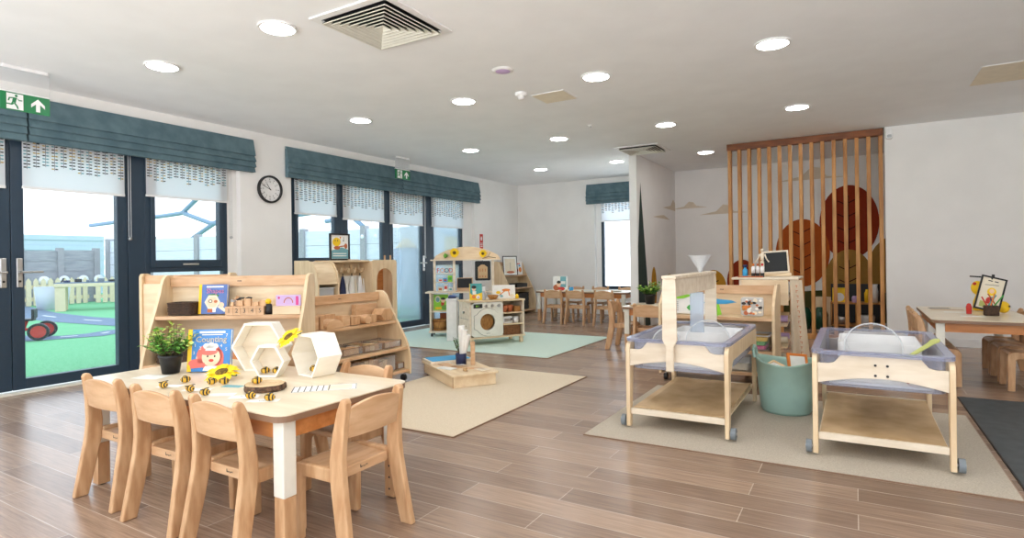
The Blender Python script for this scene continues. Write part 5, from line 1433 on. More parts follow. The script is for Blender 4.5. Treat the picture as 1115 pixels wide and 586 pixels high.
# ------------------------------------------------------------------ sand and water tables
def tray_table(label, loc, stand=False):
    t = thing("sand_water_table", label, "sand and water table", loc, 0, "wheeled sand and water tables")
    W, D_ = 0.295, 1.05
    for s in (-1, 1):
        x = s * (W - 0.012)
        n = 10
        out = [(0.0, 0.012), (0.0, 0.47)] + [(0.06 - 0.06 * math.cos(PI / 2 * k / 6), 0.47 + 0.05 * math.sin(PI / 2 * k / 6)) for k in range(1, 7)]
        out += [(D_ - 0.06 + 0.06 * math.sin(PI / 2 * k / 6), 0.47 + 0.05 * math.cos(PI / 2 * k / 6)) for k in range(0, 7)] + [(D_, 0.001), (D_ - 0.04, 0.001), (D_ - 0.07, 0.36)]
        out += [(D_ - 0.11 - (0.06) * (1 - math.cos(PI / 2 * k / 5)), 0.38 + 0.045 * math.sin(PI / 2 * k / 5)) for k in range(0, 6)]
        out += [(0.17 - 0.06 * math.sin(PI / 2 * k / 5), 0.38 + 0.045 * math.cos(PI / 2 * k / 5)) for k in range(0, 6)] + [(0.07, 0.36), (0.04, 0.012)]
        MB(M.ply).prism(out, "x", x - 0.012, x + 0.012).build("side_frame", t, 0.003)
        for y in (0.02,):
            c = MB(M.grey).cyl((s * (W + 0.006), y, 0.042), (s * (W + 0.032), y, 0.042), 0.033, n=20)
            c.mat(M.steel).cyl((s * (W + 0.0325), y, 0.042), (s * (W + 0.036), y, 0.042), 0.008); c.cyl((s * (W + 0.0005), y, 0.042), (s * (W + 0.006), y, 0.042), 0.007)
            c.build("caster", t)
    def panel(y0, y1):
        pts = [(-W + 0.025, 0.475), (-W + 0.025, 0.375)]
        pts += [(-0.27 + 0.54 * k / 12, 0.375 + 0.04 * math.sin(PI * k / 12)) for k in range(1, 12)] + [(W - 0.025, 0.375), (W - 0.025, 0.475)]
        pts += [(W - 0.075, 0.475), (W - 0.10, 0.483), (W - 0.118, 0.505), (W - 0.135, 0.527), (-W + 0.135, 0.527), (-W + 0.118, 0.505), (-W + 0.10, 0.483), (-W + 0.075, 0.475)]
        MB(M.ply_w).prism(pts, "y", y0, y1).build("rail_panel", t, 0.002)
    panel(0.004, 0.024); panel(D_ - 0.024, D_ - 0.004)
    if not stand:
        for x in (-0.02, 0.03):
            for z in (0.43, 0.48): MB(M.ink).cyl((x, -0.0005, z), (x, 0.0035, z), 0.006).build("bolt", t)
    m = MB(M.ply_h).box(-W + 0.025, W - 0.025, 0.03, D_ - 0.03, 0.095, 0.108); m.mat(M.ply_w).box(-W + 0.025, W - 0.025, 0.012, 0.03, 0.085, 0.12); m.box(-W + 0.025, W - 0.025, D_ - 0.03, D_ - 0.012, 0.085, 0.12); m.build("lower_shelf", t, 0.002)
    # clear tub
    a, y0, y1 = W - 0.03, 0.028, D_ - 0.028
    o1 = rrect(-a, a, y0, y1, 0.05); i1 = rrect(-a + 0.004, a - 0.004, y0 + 0.004, y1 - 0.004, 0.046)
    m = MB(M.tub).ringprism(o1, i1, "z", 0.36, 0.535); m.prism(i1, "z", 0.36, 0.364); tb = m.build("tub", t)
    k1 = rrect(-W - 0.005, W + 0.005, -0.012, D_ + 0.012, 0.06); k2 = rrect(-a + 0.002, a - 0.002, y0 + 0.002, y1 - 0.002, 0.05)
    m = MB(M.rim).ringprism(k1, k2, "z", 0.536, 0.542); k3 = rrect(-W - 0.001, W + 0.001, -0.008, D_ + 0.008, 0.06); m.ringprism(k1, k3, "z", 0.522, 0.5355); m.build("rim", tb)
    return t
TLo, TRo = (-0.90, 3.345, 0.0085), (0.10, 3.325, 0.0085)
tray_table("wheeled sand and water table with funnel stand, beside the green tub", TLo, True)
tray_table("wheeled sand and water table with an olive scoop, nearest the charcoal mat", TRo)
# warped ply sheets lying on the lower shelves
def sheet(label, loc, warp):
    n = 12; m = MB(M.matboard); lo = []
    for k in range(n + 1):
        x = -0.262 + 0.524 * k / n; z = warp * (math.sin(k * 1.15) * 0.5 + 0.5) + 0.001
        lo.append([(x, 0.035, z), (x, 1.0, z + warp * 0.3), (x, 1.0, z + 0.007 + warp * 0.3), (x, 0.035, z + 0.007)])
    m.loft(lo); o = m.build("plywood_sheet", None, 0.0015); o.location = loc; tag(o, label, "board", "thin boards on the tables' lower shelves")
sheet("slightly warped plywood sheet under the funnel table", (TLo[0], TLo[1], 0.1185), 0.010)
sheet("plywood sheet under the table with the olive scoop", (TRo[0], TRo[1], 0.1185), 0.004)
# funnel stand
fs = thing("funnel_stand", "wooden gate shaped funnel stand clipped on the sand table", "funnel stand", (TLo[0], TLo[1], 0), 0)
def stand_post(x, y, zb):
    m = MB(M.ply_w); m.prism([(x - 0.022, zb), (x + 0.022, zb), (x + 0.022, zb + 0.14), (x + 0.042, zb + 0.18), (x + 0.040, 0.86), (x + 0.036, 0.905), (x - 0.036, 0.905), (x - 0.040, 0.86), (x - 0.042, zb + 0.18), (x - 0.022, zb + 0.14)], "y", y, y + 0.016); m.build("post", fs, 0.002)
stand_post(-0.02, -0.034, 0.375); stand_post(-0.02, 1.075, 0.375)
m = MB(M.ply_w)
n = 10; side = [(-0.0335, 0.906), (1.0905, 0.906), (1.0905, 0.925), (-0.0335, 0.925)]
m.prism(side, "x", -0.062, 0.022); m.build("top_bar", fs, 0.003)
m = MB(M.ply_w).box(-0.012, 0.006, -0.0175, 1.0745, 0.80, 0.905); m.build("cross_board", fs, 0.002)
fz = thing("funnel", "translucent white funnel standing on the stand's top bar", "funnel", (TLo[0] - 0.02, 4.10, 0.926))
MB(M.frost).lathe([(0.012, 0.0), (0.016, 0.02), (0.075, 0.115), (0.08, 0.118), (0.074, 0.116), (0.012, 0.022), (0.009, 0.0)], 28).build("cone", fz)
o = thing("sand_tube", "tall frosted tube hanging from the funnel stand into the tub", "tube", (TLo[0] - 0.045, 4.10, 0.42))
MB(M.water).box(-0.045, 0.045, -0.012, 0.012, 0.0, 0.37).build("tube_body", o, 0.004)
def tubplate(label, loc, r, rot):
    o = thing("clear_disc", label, "toy", loc); o.rotation_euler = rot
    MB(M.acryl).lathe([(0.0, 0.001), (r - 0.006, 0.001), (r - 0.006, 0.005), (0, 0.005)], 32).build("disc_body", o); MB(M.frost).lathe([(r - 0.0055, 0.0), (r, 0.0), (r, 0.008), (r - 0.0055, 0.008), (r - 0.0055, 0.0)], 32).build("rim", o)
tubplate("clear round disc leaning in the funnel table's tub", (TLo[0] + 0.12, 3.66, 0.515), 0.13, (1.25, 0, 0.2))
tubplate("second clear disc leaning at the chair side of the funnel table's tub", (TLo[0] - 0.13, 3.62, 0.49), 0.10, (1.2, 0, -0.3))
tubplate("clear round disc in the tub beside the olive scoop", (TRo[0] - 0.02, 3.72, 0.52), 0.14, (1.2, 0, 0.1))
def tubbox(label, loc, w, d, h, m):
    o = thing("inner_tray", label, "tray", loc, 0, "inner trays in the tubs")
    MB(m).ringprism(rrect(-w / 2, w / 2, -d / 2, d / 2, 0.02), rrect(-w / 2 + 0.005, w / 2 - 0.005, -d / 2 + 0.005, d / 2 - 0.005, 0.016), "z", 0, h).build("sides", o)
    MB(m).prism(rrect(-w / 2 + 0.005, w / 2 - 0.005, -d / 2 + 0.005, d / 2 - 0.005, 0.016), "z", 0.002, 0.01).build("base", o)
tubbox("white inner tray at the back of the funnel table's tub", (TLo[0] + 0.02, 4.12, 0.374), 0.42, 0.36, 0.155, M.white)
tubbox("white inner tray at the back of the tub with the olive scoop", (TRo[0] + 0.01, 4.05, 0.374), 0.40, 0.45, 0.155, M.white)
o = tag(MB(M.paper).box(-0.22, 0.22, -0.20, 0.20, 0, 0.012).build("sand_layer", None, loc=(TRo[0], 3.60, 0.3735)), "thin pale sand layer in the tub with the olive scoop", "sand", kind="stuff")
o = tag(MB(M.paper).box(-0.22, 0.22, -0.22, 0.22, 0, 0.012).build("sand_layer", None, loc=(TLo[0], 3.66, 0.3735)), "thin pale sand layer in the funnel table's tub", "sand", kind="stuff")
o = thing("toy_scoop", "olive green scoop leaning over the clear tub's corner", "scoop", (TRo[0] + 0.13, 3.62, 0.49), 0)
o.rotation_euler = (0, -0.42, 0.75)
m = MB(M.olive); m.prism([(0.0, -0.012), (0.0, 0.012), (0.16, 0.016), (0.19, 0.026), (0.21, 0.016), (0.215, 0.0), (0.21, -0.016), (0.19, -0.026), (0.16, -0.016)], "z", 0, 0.008); m.build("handle", o, 0.002)
MB(M.olive).box(-0.09, -0.001, -0.035, 0.035, -0.004, 0.012).build("blade", o, 0.004)
o = thing("toy_rake", "small red toy rake in the near corner of the tub with the olive scoop", "toy", (TRo[0] + 0.17, 3.44, 0.40), 0.4)
m = MB(M.red).cyl((-0.06, 0, 0.0), (0.06, 0.02, 0.05), 0.007); m.build("handle", o); m = MB(M.red).box(0.055, 0.07, -0.02, 0.05, 0.045, 0.055); m.build("head", o)

# green trug
bk = thing("garden_tub", "sage green flexible tub between the two sand and water tables", "tub", (-0.40, 4.20, 0.0085)); bk.scale = (0.96, 0.96, 0.98)
n = 32
def trugloop(r, z, lift=0.0):
    return [(r * math.cos(2 * PI * i / n), r * math.sin(2 * PI * i / n), z + lift * math.cos(2 * 2 * PI * i / n)) for i in range(n)]
m = MB(M.trug); m.loft([trugloop(0.10, 0.004), trugloop(0.148, 0.0), trugloop(0.160, 0.02), trugloop(0.176, 0.17), trugloop(0.190, 0.33, 0.018), trugloop(0.196, 0.338, 0.018), trugloop(0.196, 0.348, 0.018), trugloop(0.188, 0.348, 0.018), trugloop(0.182, 0.33, 0.018), trugloop(0.168, 0.17), trugloop(0.15, 0.02), trugloop(0.10, 0.012)], True, True); m.build("body", bk)
for s in (-1, 1):
    pts = [(s * 0.192, -0.065, 0.355), (s * 0.198, -0.055, 0.405), (s * 0.20, 0.0, 0.425), (s * 0.198, 0.055, 0.405), (s * 0.192, 0.065, 0.355)]
    MB(M.trug).tube(pts, 0.010, 8).build("handle", bk)
def frame_toy(label, loc, rot, w, h, m_):
    o = thing("wooden_frame_toy", label, "toy frame", loc); o.rotation_euler = rot
    MB(m_).ringprism([(-w, -h), (w, -h), (w, h), (-w, h)], [(-w + 0.016, -h + 0.016), (w - 0.016, -h + 0.016), (w - 0.016, h - 0.016), (-w + 0.016, h - 0.016)], "z", -0.01, 0.01).build("rim", o, 0.003)
    MB(M.paper).box(-w + 0.016, w - 0.016, -h + 0.016, h - 0.016, -0.004, 0.004).build("mirror", o)
frame_toy("orange rimmed mirror toy standing out of the green tub", (-0.33, 4.20, 0.335), (1.1, 0.1, 0.5), 0.065, 0.055, M.orange)
frame_toy("orange rimmed mirror toy lying lower in the green tub", (-0.41, 4.14, 0.27), (0.25, 0.2, 0.2), 0.06, 0.05, M.orange)
frame_toy("pale rimmed frame at the handle side of the green tub", (-0.48, 4.23, 0.285), (0.3, -0.3, 0.9), 0.06, 0.05, M.log)

# ------------------------------------------------------------------ paint shelf behind the funnel table
LD, RD = (-0.98, 5.02, 0), 0.0
shelf_unit("birch shelf on casters behind the sand tables with paint splash bag", LD, RD, 0.90, 0.80, 0.40, (0.115, 0.285, 0.545), 0.78, True, 0.24)
PD = lambda x, y, z: local(LD, RD, x, y, z)
def pouch(label, x, y, z, w, h, cols, seed, name="clear_pouch"):
    o = thing(name, label, "bag", PD(x, y, z), 0)
    rr = random.Random(seed)
    m = MB(M.frost).prism(rrect(-w / 2, w / 2, 0, h, 0.02), "y", -0.02, 0.02); m.build("bag_body", o, 0.008)
    m = MB().at(FR(0, -0.0275, 0))
    for k in range(34):
        m.mat(rr.choice(cols)); r_ = rr.uniform(0.008, 0.018); m.ell(rr.uniform(-w / 2 + 0.02, w / 2 - 0.02), rr.uniform(0.02, h - 0.02), r_, r_ * rr.uniform(0.5, 1), 0.0002 * k, 10)
    m.at().build("contents", o)
pouch("clear bag of buttons and shells on the paint shelf", 0.27, -0.05, 0.552, 0.17, 0.15, (M.paper, M.cream, M.terra, M.orange, M.ink, M.bamboo), 5)
o = thing("paint_bag", "white bag with green and blue paint splashes on the paint shelf", "bag", PD(-0.22, -0.04, 0.552))
m = MB(M.white).prism(rrect(-0.20, 0.16, 0, 0.17, 0.03), "y", -0.03, 0.02); m.build("bag_body", o, 0.01)
m = MB(M.lime).at(FR(0, -0.0405, 0)); m.poly([(-0.19, 0.125), (-0.05, 0.13), (0.05, 0.165), (-0.15, 0.17), (-0.19, 0.15)]); m.mat(M.green); m.poly([(0.0, 0.03), (0.025, 0.055), (0.0, 0.08), (-0.025, 0.055)], 0.0004); m.mat(M.ink)
for k in range(6): m.rect(-0.13, 0.03 + k * 0.014, 0.08, 0.003, 0.0004)
m.at().build("print", o)
o = thing("paint_brush", "blue and lime play spatula leaning on the paint shelf", "utensil", PD(0.02, -0.10, 0.552), 0)
m = MB(M.lime).at(TR(ry=-0.25)); m.box(-0.03, 0.025, -0.008, 0.004, 0.001, 0.10); m.build("handle", o, 0.003)
m = MB(M.sky); m.prism([(-0.12, 0.10), (-0.02, 0.135), (0.10, 0.125), (0.14, 0.11), (0.06, 0.095), (-0.06, 0.092)], "y", -0.012, 0.006); m.build("head", o, 0.004)
def stack(label, x, y, z, w, d, h, cols, seed):
    o = thing("clear_box", label, "storage box", PD(x, y, z), 0, "clear boxes on the paint shelf")
    m = MB(M.acryl).ringprism([(-w / 2, -d / 2), (w / 2, -d / 2), (w / 2, d / 2), (-w / 2, d / 2)], [(-w / 2 + 0.005, -d / 2 + 0.005), (w / 2 - 0.005, -d / 2 + 0.005), (w / 2 - 0.005, d / 2 - 0.005), (-w / 2 + 0.005, d / 2 - 0.005)], "z", 0, h); m.build("box_shell", o)
    MB(M.frost).ringprism([(-w / 2 - 0.008, -d / 2 - 0.008), (w / 2 + 0.008, -d / 2 - 0.008), (w / 2 + 0.008, d / 2 + 0.008), (-w / 2 - 0.008, d / 2 + 0.008)], [(-w / 2 + 0.004, -d / 2 + 0.004), (w / 2 - 0.004, -d / 2 + 0.004), (w / 2 - 0.004, d / 2 - 0.004), (-w / 2 + 0.004, d / 2 - 0.004)], "z", h, h + 0.008).build("rim", o)
    rr = random.Random(seed); z = 0.004
    for k, c in enumerate(cols):
        hh = (h - 0.01) / len(cols) * 0.9
        q = MB(c).prism(rrect(-w / 2 + 0.012 + rr.uniform(0, 0.02), w / 2 - 0.012 - rr.uniform(0, 0.03), -d / 2 + 0.012, d / 2 - 0.012, 0.015), "z", z, z + hh); q.build("contents", o, 0.004); z += hh + 0.002
stack("clear box of pink, green and yellow cloths on the middle paint shelf", 0.28, -0.03, 0.293, 0.24, 0.22, 0.11, (M.magenta, M.green, M.yellow), 3)
stack("clear box of odds and ends at the hidden end of the middle paint shelf", -0.10, -0.03, 0.293, 0.26, 0.22, 0.10, (M.cream, M.terra), 4)
stack("large clear box on the bottom paint shelf nearest the green tub", 0.18, -0.03, 0.123, 0.20, 0.24, 0.13, (M.cream, M.frost), 6)
stack("smaller clear box at the bottom panel end of the paint shelf", 0.36, -0.03, 0.123, 0.11, 0.22, 0.11, (M.matboard, M.grey), 7)

# ------------------------------------------------------------------ paper rack with canvas banner
LE = (-0.66, 5.62, 0)
e = thing("paper_rack", "open ended birch paper rack on casters behind the paint shelf", "rack", LE)
pr_ = [(-0.33, 0.06), (0.26, 0.06), (0.26, 0.30), (0.20, 0.76), (0.14, 0.83), (-0.33, 0.83)]
MB(M.ply_w).prism(pr_, "x", -0.20, -0.18).build("side_panel", e, 0.002)
MB(M.ply_h).box(-0.179, 0.185, -0.345, -0.331, 0.62, 0.829).build("front_board", e, 0.002); MB(M.ply_h).box(-0.179, -0.06, -0.345, -0.331, 0.06, 0.619).build("front_board", e, 0.002)
MB(M.ply_w).prism([(-0.02, 0.06), (0.26, 0.06), (0.26, 0.30), (0.20, 0.76), (0.14, 0.81), (-0.02, 0.81)], "x", 0.17, 0.19).build("side_panel", e, 0.002)
MB(M.ply_w).box(-0.26, 0.262, -0.345, 0.16, 0.8305, 0.85).build("top_board", e, 0.006)
for z in (0.08, 0.26, 0.44, 0.62):
    m = MB(M.ply_h).prism([(-0.32, z), (0.10, z + 0.05), (0.10, z + 0.064), (-0.32, z + 0.014)], "x", -0.179, 0.169); m.build("shelf", e)
for x in (-0.15, 0.15):
    for y in (-0.28, 0.2):
        c = MB(M.black).cyl((x - 0.012, y, 0.03), (x + 0.012, y, 0.03), 0.029, n=14); c.mat(M.steel).box(x - 0.006, x + 0.006, y - 0.01, y + 0.01, 0.045, 0.0595); c.build("caster", e)
rr = random.Random(8)
for i, z in enumerate((0.08, 0.26, 0.44, 0.62)):
    for k in range(2):
        m = MB((M.paper, M.cream, M.lilac, M.matboard)[(i + k) % 4]).cyl((-0.17, 0, 0), (0.165, 0, 0), 0.028, n=14)
        o = m.build("paper_roll"); o.location = (LE[0], LE[1] - 0.22 + 0.14 * k, z + 0.0475 + 0.017 * k + 0.010)
        tag(o, "rolled %s paper on the %s tier of the paper rack, %s" % (("white", "cream", "lilac", "brown")[(i + k) % 4], ("lowest", "second", "third", "top")[i], ("outer roll", "inner roll")[k]), "paper roll", "paper rolls in the rack")
o = thing("canvas_banner", "canvas banner printed with a column of reddish marks hanging at the paper rack's end", "banner", (LE[0] + 0.195, LE[1] - 0.335, 0), 0)
m = MB(M.canvas); lo = []
for k in range(9):
    t = k / 8; y = 0.010 * math.sin(k * 1.3)
    lo.append([(0.03 + 0.115 * t, y - 0.035, 0.20), (0.03 + 0.115 * t, y - 0.029, 0.20), (0.09 * t, 0.006 + y * 0.3, 0.8295), (0.09 * t, y * 0.3, 0.8295)])
m.loft(lo); m.build("cloth", o)
m = MB(M.terra)
for k in range(14):
    q = (k + 0.5) / 14; m.at(FR(0.05 + 0.04 * (1 - q), -0.014 - 0.032 * (1 - q), 0.22 + 0.58 * q)); m.rect(0, 0.006, 0.018, 0.004); m.rect(-0.005 + 0.005 * (k % 3), -0.004, 0.004, 0.016)
m.at().build("lettering", o)
ZE = 0.8505
o = thing("table_chalkboard", "small chalkboard easel on top of the paper rack", "chalkboard", (-0.60, 5.62, ZE), 0.1)
T = TR(rx=-0.32, ry=-0.06); m = MB(M.ply_w).at(T).ringprism([(-0.11, 0.03), (0.11, 0.03), (0.11, 0.24), (-0.11, 0.24)], [(-0.095, 0.045), (0.095, 0.045), (0.095, 0.225), (-0.095, 0.225)], "y", 0, 0.014); m.build("frame", o, 0.002)
MB(M.board).at(T).box(-0.0955, 0.0955, 0.004, 0.010, 0.0445, 0.2255).build("slate", o)
MB(M.ply_h).box(-0.12, 0.12, -0.05, 0.10, 0, 0.028).build("base", o, 0.003)
o = thing("wooden_mannequin", "pale jointed wooden artist's mannequin beside the small chalkboard", "mannequin", (-0.70, 5.50, ZE))
o.scale = (0.72, 0.72, 0.72)
MB(M.ply_w).lathe([(0, 0), (0.035, 0), (0.035, 0.012), (0.004, 0.014), (0.004, 0.16), (0, 0.16)], 16).build("stand", o)
m = MB(M.ply_w); m.ball((0, 0, 0.32), (0.017, 0.018, 0.025)); m.cyl((0, 0, 0.285), (0, 0, 0.30), 0.006); m.lathe([(0, 0.20), (0.02, 0.205), (0.018, 0.225), (0.028, 0.26), (0.02, 0.285), (0, 0.287)], 14); m.lathe([(0, 0.155), (0.022, 0.16), (0.022, 0.185), (0.0, 0.198)], 14)
for s in (-1, 1):
    m.cyl((s * 0.03, 0, 0.275), (s * 0.045, -0.01, 0.225), 0.009, 0.008); m.cyl((s * 0.045, -0.01, 0.222), (s * 0.07, -0.03, 0.19), 0.008, 0.006); m.ball((s * 0.075, -0.033, 0.185), 0.009)
    m.cyl((s * 0.012, 0, 0.16), (s * 0.016, -0.005, 0.09), 0.011, 0.009); m.cyl((s * 0.016, -0.005, 0.088), (s * 0.016, 0.0, 0.025), 0.009, 0.007); m.ball((s * 0.016, -0.012, 0.02), (0.009, 0.018, 0.007))
m.build("figure", o)
o = thing("bottle", "small blue bottle on top of the paper rack", "bottle", (-0.83, 5.42, ZE), 0, "paint bottles on the rack")
MB(M.sky).lathe([(0, 0.001), (0.022, 0.001), (0.022, 0.06), (0.01, 0.075), (0.01, 0.085), (0, 0.085)], 14).build("body", o); MB(M.navy).lathe([(0, 0.0855), (0.02, 0.0855), (0.02, 0.105), (0, 0.108)], 12).build("cap", o)
for k in range(3):
    o = thing("bottle", "white and dark paint bottle before the mannequin, " + ("nearest the blue bottle", "middle of three", "nearest the chalkboard")[k], "bottle", (-0.755 + 0.036 * k, 5.36, ZE), 0, "paint bottles on the rack")
    MB(M.black).lathe([(0, 0.001), (0.016, 0.001), (0.016, 0.035), (0, 0.035)], 14).build("label_band", o); MB(M.white).lathe([(0, 0.0352), (0.016, 0.0352), (0.016, 0.085), (0.008, 0.095), (0, 0.097)], 14).build("body", o); MB((M.orange, M.terra, M.red)[k]).lathe([(0, 0.0972), (0.010, 0.0972), (0.010, 0.115), (0, 0.117)], 12).build("cap", o)
o = thing("paint_palette", "flat red and brown paint tray under the paint bottles", "palette", (-0.78, 5.302, ZE))
MB(M.terra).box(-0.09, 0.11, -0.022, 0.022, 0, 0.01).build("tray_body", o, 0.003)

# ------------------------------------------------------------------ things behind the slatted screen
u = thing("low_cabinet", "dark backed open wooden cabinet behind the slatted screen", "cabinet", (0.02, 9.35, 0))
MB(M.slat).box(-0.32, 0.30, -0.15, 0.15, 0.355, 0.375).build("worktop", u)
MB(M.slat).box(-0.32, 0.30, -0.15, 0.15, 0.05, 0.07).build("shelf", u)
for x in (-0.31, -0.01, 0.29): MB(M.slat).box(x - 0.01, x + 0.01, -0.14, 0.14, 0.0705, 0.3545).build("side_panel", u)
MB(M.black).box(-0.32, 0.30, 0.155, 0.17, 0.02, 0.62).build("back_panel", u)
def simple(name, label, cat, loc, prof, m_, n=16, part="body"):
    o = thing(name, label, cat, loc); MB(m_).lathe(prof, n).build(part, o); return o
o = thing("play_packet", "yellow packet with a white round patch on the low cabinet behind the slats", "packet", (-0.19, 9.27, 0.3755)); m = MB(M.yellow).box(-0.085, 0.085, -0.03, 0.03, 0, 0.20); m.mat(M.paper).at(FR(0, -0.0308, 0)).ell(0.0, 0.07, 0.06, 0.06); m.at().build("carton", o)
simple("bottle", "tall yellow bottle on the low cabinet behind the slats", "bottle", (0.14, 9.27, 0.3755), [(0, 0.001), (0.032, 0.001), (0.034, 0.13), (0.02, 0.16), (0.018, 0.18), (0, 0.182)], M.yellow)
simple("white_jug", "white jug on the low cabinet behind the slats", "jug", (0.23, 9.30, 0.3755), [(0, 0.001), (0.035, 0.001), (0.04, 0.15), (0.03, 0.22), (0.034, 0.25), (0, 0.25)], M.white)
simple("toy_pot", "little dark and red pot between the yellow things behind the slats", "toy pot", (0.0, 9.27, 0.3755), [(0, 0.001), (0.04, 0.001), (0.045, 0.06), (0.03, 0.09), (0, 0.09)], M.lilac)
simple("white_pot", "white pan inside the low cabinet behind the slats", "pan", (0.14, 9.30, 0.0705), [(0, 0.001), (0.08, 0.001), (0.09, 0.12), (0.08, 0.13), (0, 0.13)], M.white)
simple("metal_pot", "grey pan inside the low cabinet nearest the carafes", "pan", (-0.16, 9.30, 0.0705), [(0, 0.001), (0.07, 0.001), (0.08, 0.10), (0.07, 0.11), (0, 0.11)], M.steel)
for k, x in enumerate((-0.62, -0.42)):
    o = simple("glass_carafe", ("dark green carafe behind the slats nearest the canvas banner", "dark green carafe behind the slats nearest the low cabinet")[k], "carafe", (x, 9.2, 0.0), [(0, 0.001), (0.085, 0.001), (0.095, 0.20), (0.07, 0.27), (0.05, 0.30), (0.0, 0.305)], M.green_glass); o["group"] = "green carafes"
o = thing("small_crate", "pale wooden box standing behind the slats beside the carafes", "box", (-0.40, 9.62, 0)); MB(M.ply).box(-0.10, 0.10, -0.08, 0.08, 0, 0.42).build("carcass", o, 0.003)

# ------------------------------------------------------------------ low platform on the cream rug
ap = math.atan2(0.43, -0.65)
LP_, RP = (-2.98, 4.085, 0.0085), math.radians(-33.5)
o = thing("play_platform", "low birch platform box on the cream rug", "platform", LP_, RP)
MB(M.ply_h).ringprism([(-0.385, -0.185), (0.385, -0.185), (0.385, 0.185), (-0.385, 0.185)], [(-0.37, -0.17), (0.37, -0.17), (0.37, 0.17), (-0.37, 0.17)], "z", 0.0, 0.092).build("sides", o, 0.002)
m = MB(M.ply_h).prism(rrect(-0.41, 0.41, -0.21, 0.21, 0.03), "z", 0.093, 0.108); m.build("top", o, 0.002)
for s in (-1, 1): MB(M.edge).box(s * 0.378 - 0.008, s * 0.378 + 0.008, -0.187, -0.1855, 0, 0.092).build("corner_strip", o)
PP = lambda x, y, z=0.1175: local(LP_, RP, x, y, z)
o = thing("blue_tray", "blue topped flat tray at the shelf end of the low platform", "tray", PP(-0.27, 0.0), RP)
MB(M.ply_w).box(-0.125, 0.125, -0.20, 0.20, 0, 0.022).build("tray_body", o, 0.003); MB(M.sky).box(-0.11, 0.11, -0.18, 0.18, 0.0225, 0.027).build("surface", o)
o = thing("pencil_pot", "dark mesh pot holding rolled paper and greenery on the low platform", "pencil pot", (-2.98, 4.13, 0.1175), 0)
MB(M.navy).lathe([(0, 0.001), (0.045, 0.001), (0.048, 0.10), (0.044, 0.10), (0.042, 0.006), (0, 0.006)], 18).build("pot", o)
m = MB(M.paper)
for dx, dy, h in ((0.0, 0.01, 0.33), (0.045, 0.0, 0.30), (0.075, 0.02, 0.26)): m.at(TR(0.0, dy, 0.01, ry=dx * 3.0)); m.cyl((0, 0, 0), (0, 0, h), 0.016, 0.03, 12)
m.at(); m.build("paper_roll", o)
m = MB(M.twig); rnd = random.Random(12)
for k in range(8):
    a = PI + rnd.uniform(-0.9, 0.9); tip = Vector((0.09 * math.cos(a) * rnd.uniform(0.5, 1.2), 0.05 * math.sin(a), rnd.uniform(0.17, 0.27))); b0 = Vector((-0.015, 0, 0.09)); m.mat(M.twig).cyl(b0, tip, 0.002, 0.0015, 5)
    for q in range(9):
        c = b0.lerp(tip, 0.25 + 0.75 * q / 8); g = rnd.uniform(0, 6.28); d = Vector((math.cos(g), math.sin(g), 0.4)).normalized(); L = 0.022; sd = d.cross(Vector((0, 0, 1))).normalized() * L * 0.35
        m.mat(rnd.choice([M.leaf1, M.leaf2, M.leaf1])); m.add([c, c + d * L * 0.5 + sd, c + d * L, c + d * L * 0.5 - sd], [(0, 1, 2, 3)])
m.build("foliage", o)
o = thing("wooden_stand", "upright wooden board standing on the low platform behind the pot", "board", (-2.885, 4.175, 0.1175), TH); MB(M.beech_b).box(-0.018, 0.018, -0.03, 0.03, 0, 0.20).build("board", o, 0.003)
for k, (x, y, a, w, d, m_, lab) in enumerate(((-0.03, -0.09, 0.1, 0.20, 0.09, M.beech_b, "tan cardboard piece on the low platform before the pot"), (0.10, -0.14, 0.5, 0.16, 0.08, M.paper, "grey printed card at the near corner of the low platform"), (0.17, 0.03, 0.7, 0.30, 0.04, M.beech_b, "long wooden strip lying across the low platform"), (0.30, 0.10, 0.2, 0.12, 0.09, M.ply_w, "small pale wooden piece at the far corner of the low platform"))):
    a_ = MB(m_).box(-w / 2, w / 2, -d / 2, d / 2, 0.0005, 0.008); q = a_.build("loose_part", None, 0.002); q.location = PP(x, y); q.rotation_euler = (0, 0, RP + a); tag(q, lab, "loose part", "loose parts on the platform")
o = thing("wooden_bead", "small wooden bead standing on the low platform's far end", "bead", PP(0.27, -0.04), RP); MB(M.matboard).lathe([(0, 0.0005), (0.018, 0.0005), (0.018, 0.03), (0, 0.031)], 14).build("bead_body", o)
o = thing("paper_sheet", "curled white paper strip resting on the low platform", "paper", PP(0.07, -0.03, 0.1185), RP - 1.1)
m = MB(M.paper); m.loft([[(-0.08 + 0.16 * k / 8, -0.022, 0.008 + 0.035 * (k / 8) ** 2), (-0.08 + 0.16 * k / 8, 0.022, 0.008 + 0.035 * (k / 8) ** 2), (-0.08 + 0.16 * k / 8, 0.022, 0.010 + 0.035 * (k / 8) ** 2), (-0.08 + 0.16 * k / 8, -0.022, 0.010 + 0.035 * (k / 8) ** 2)] for k in range(9)]); m.build("strip", o)

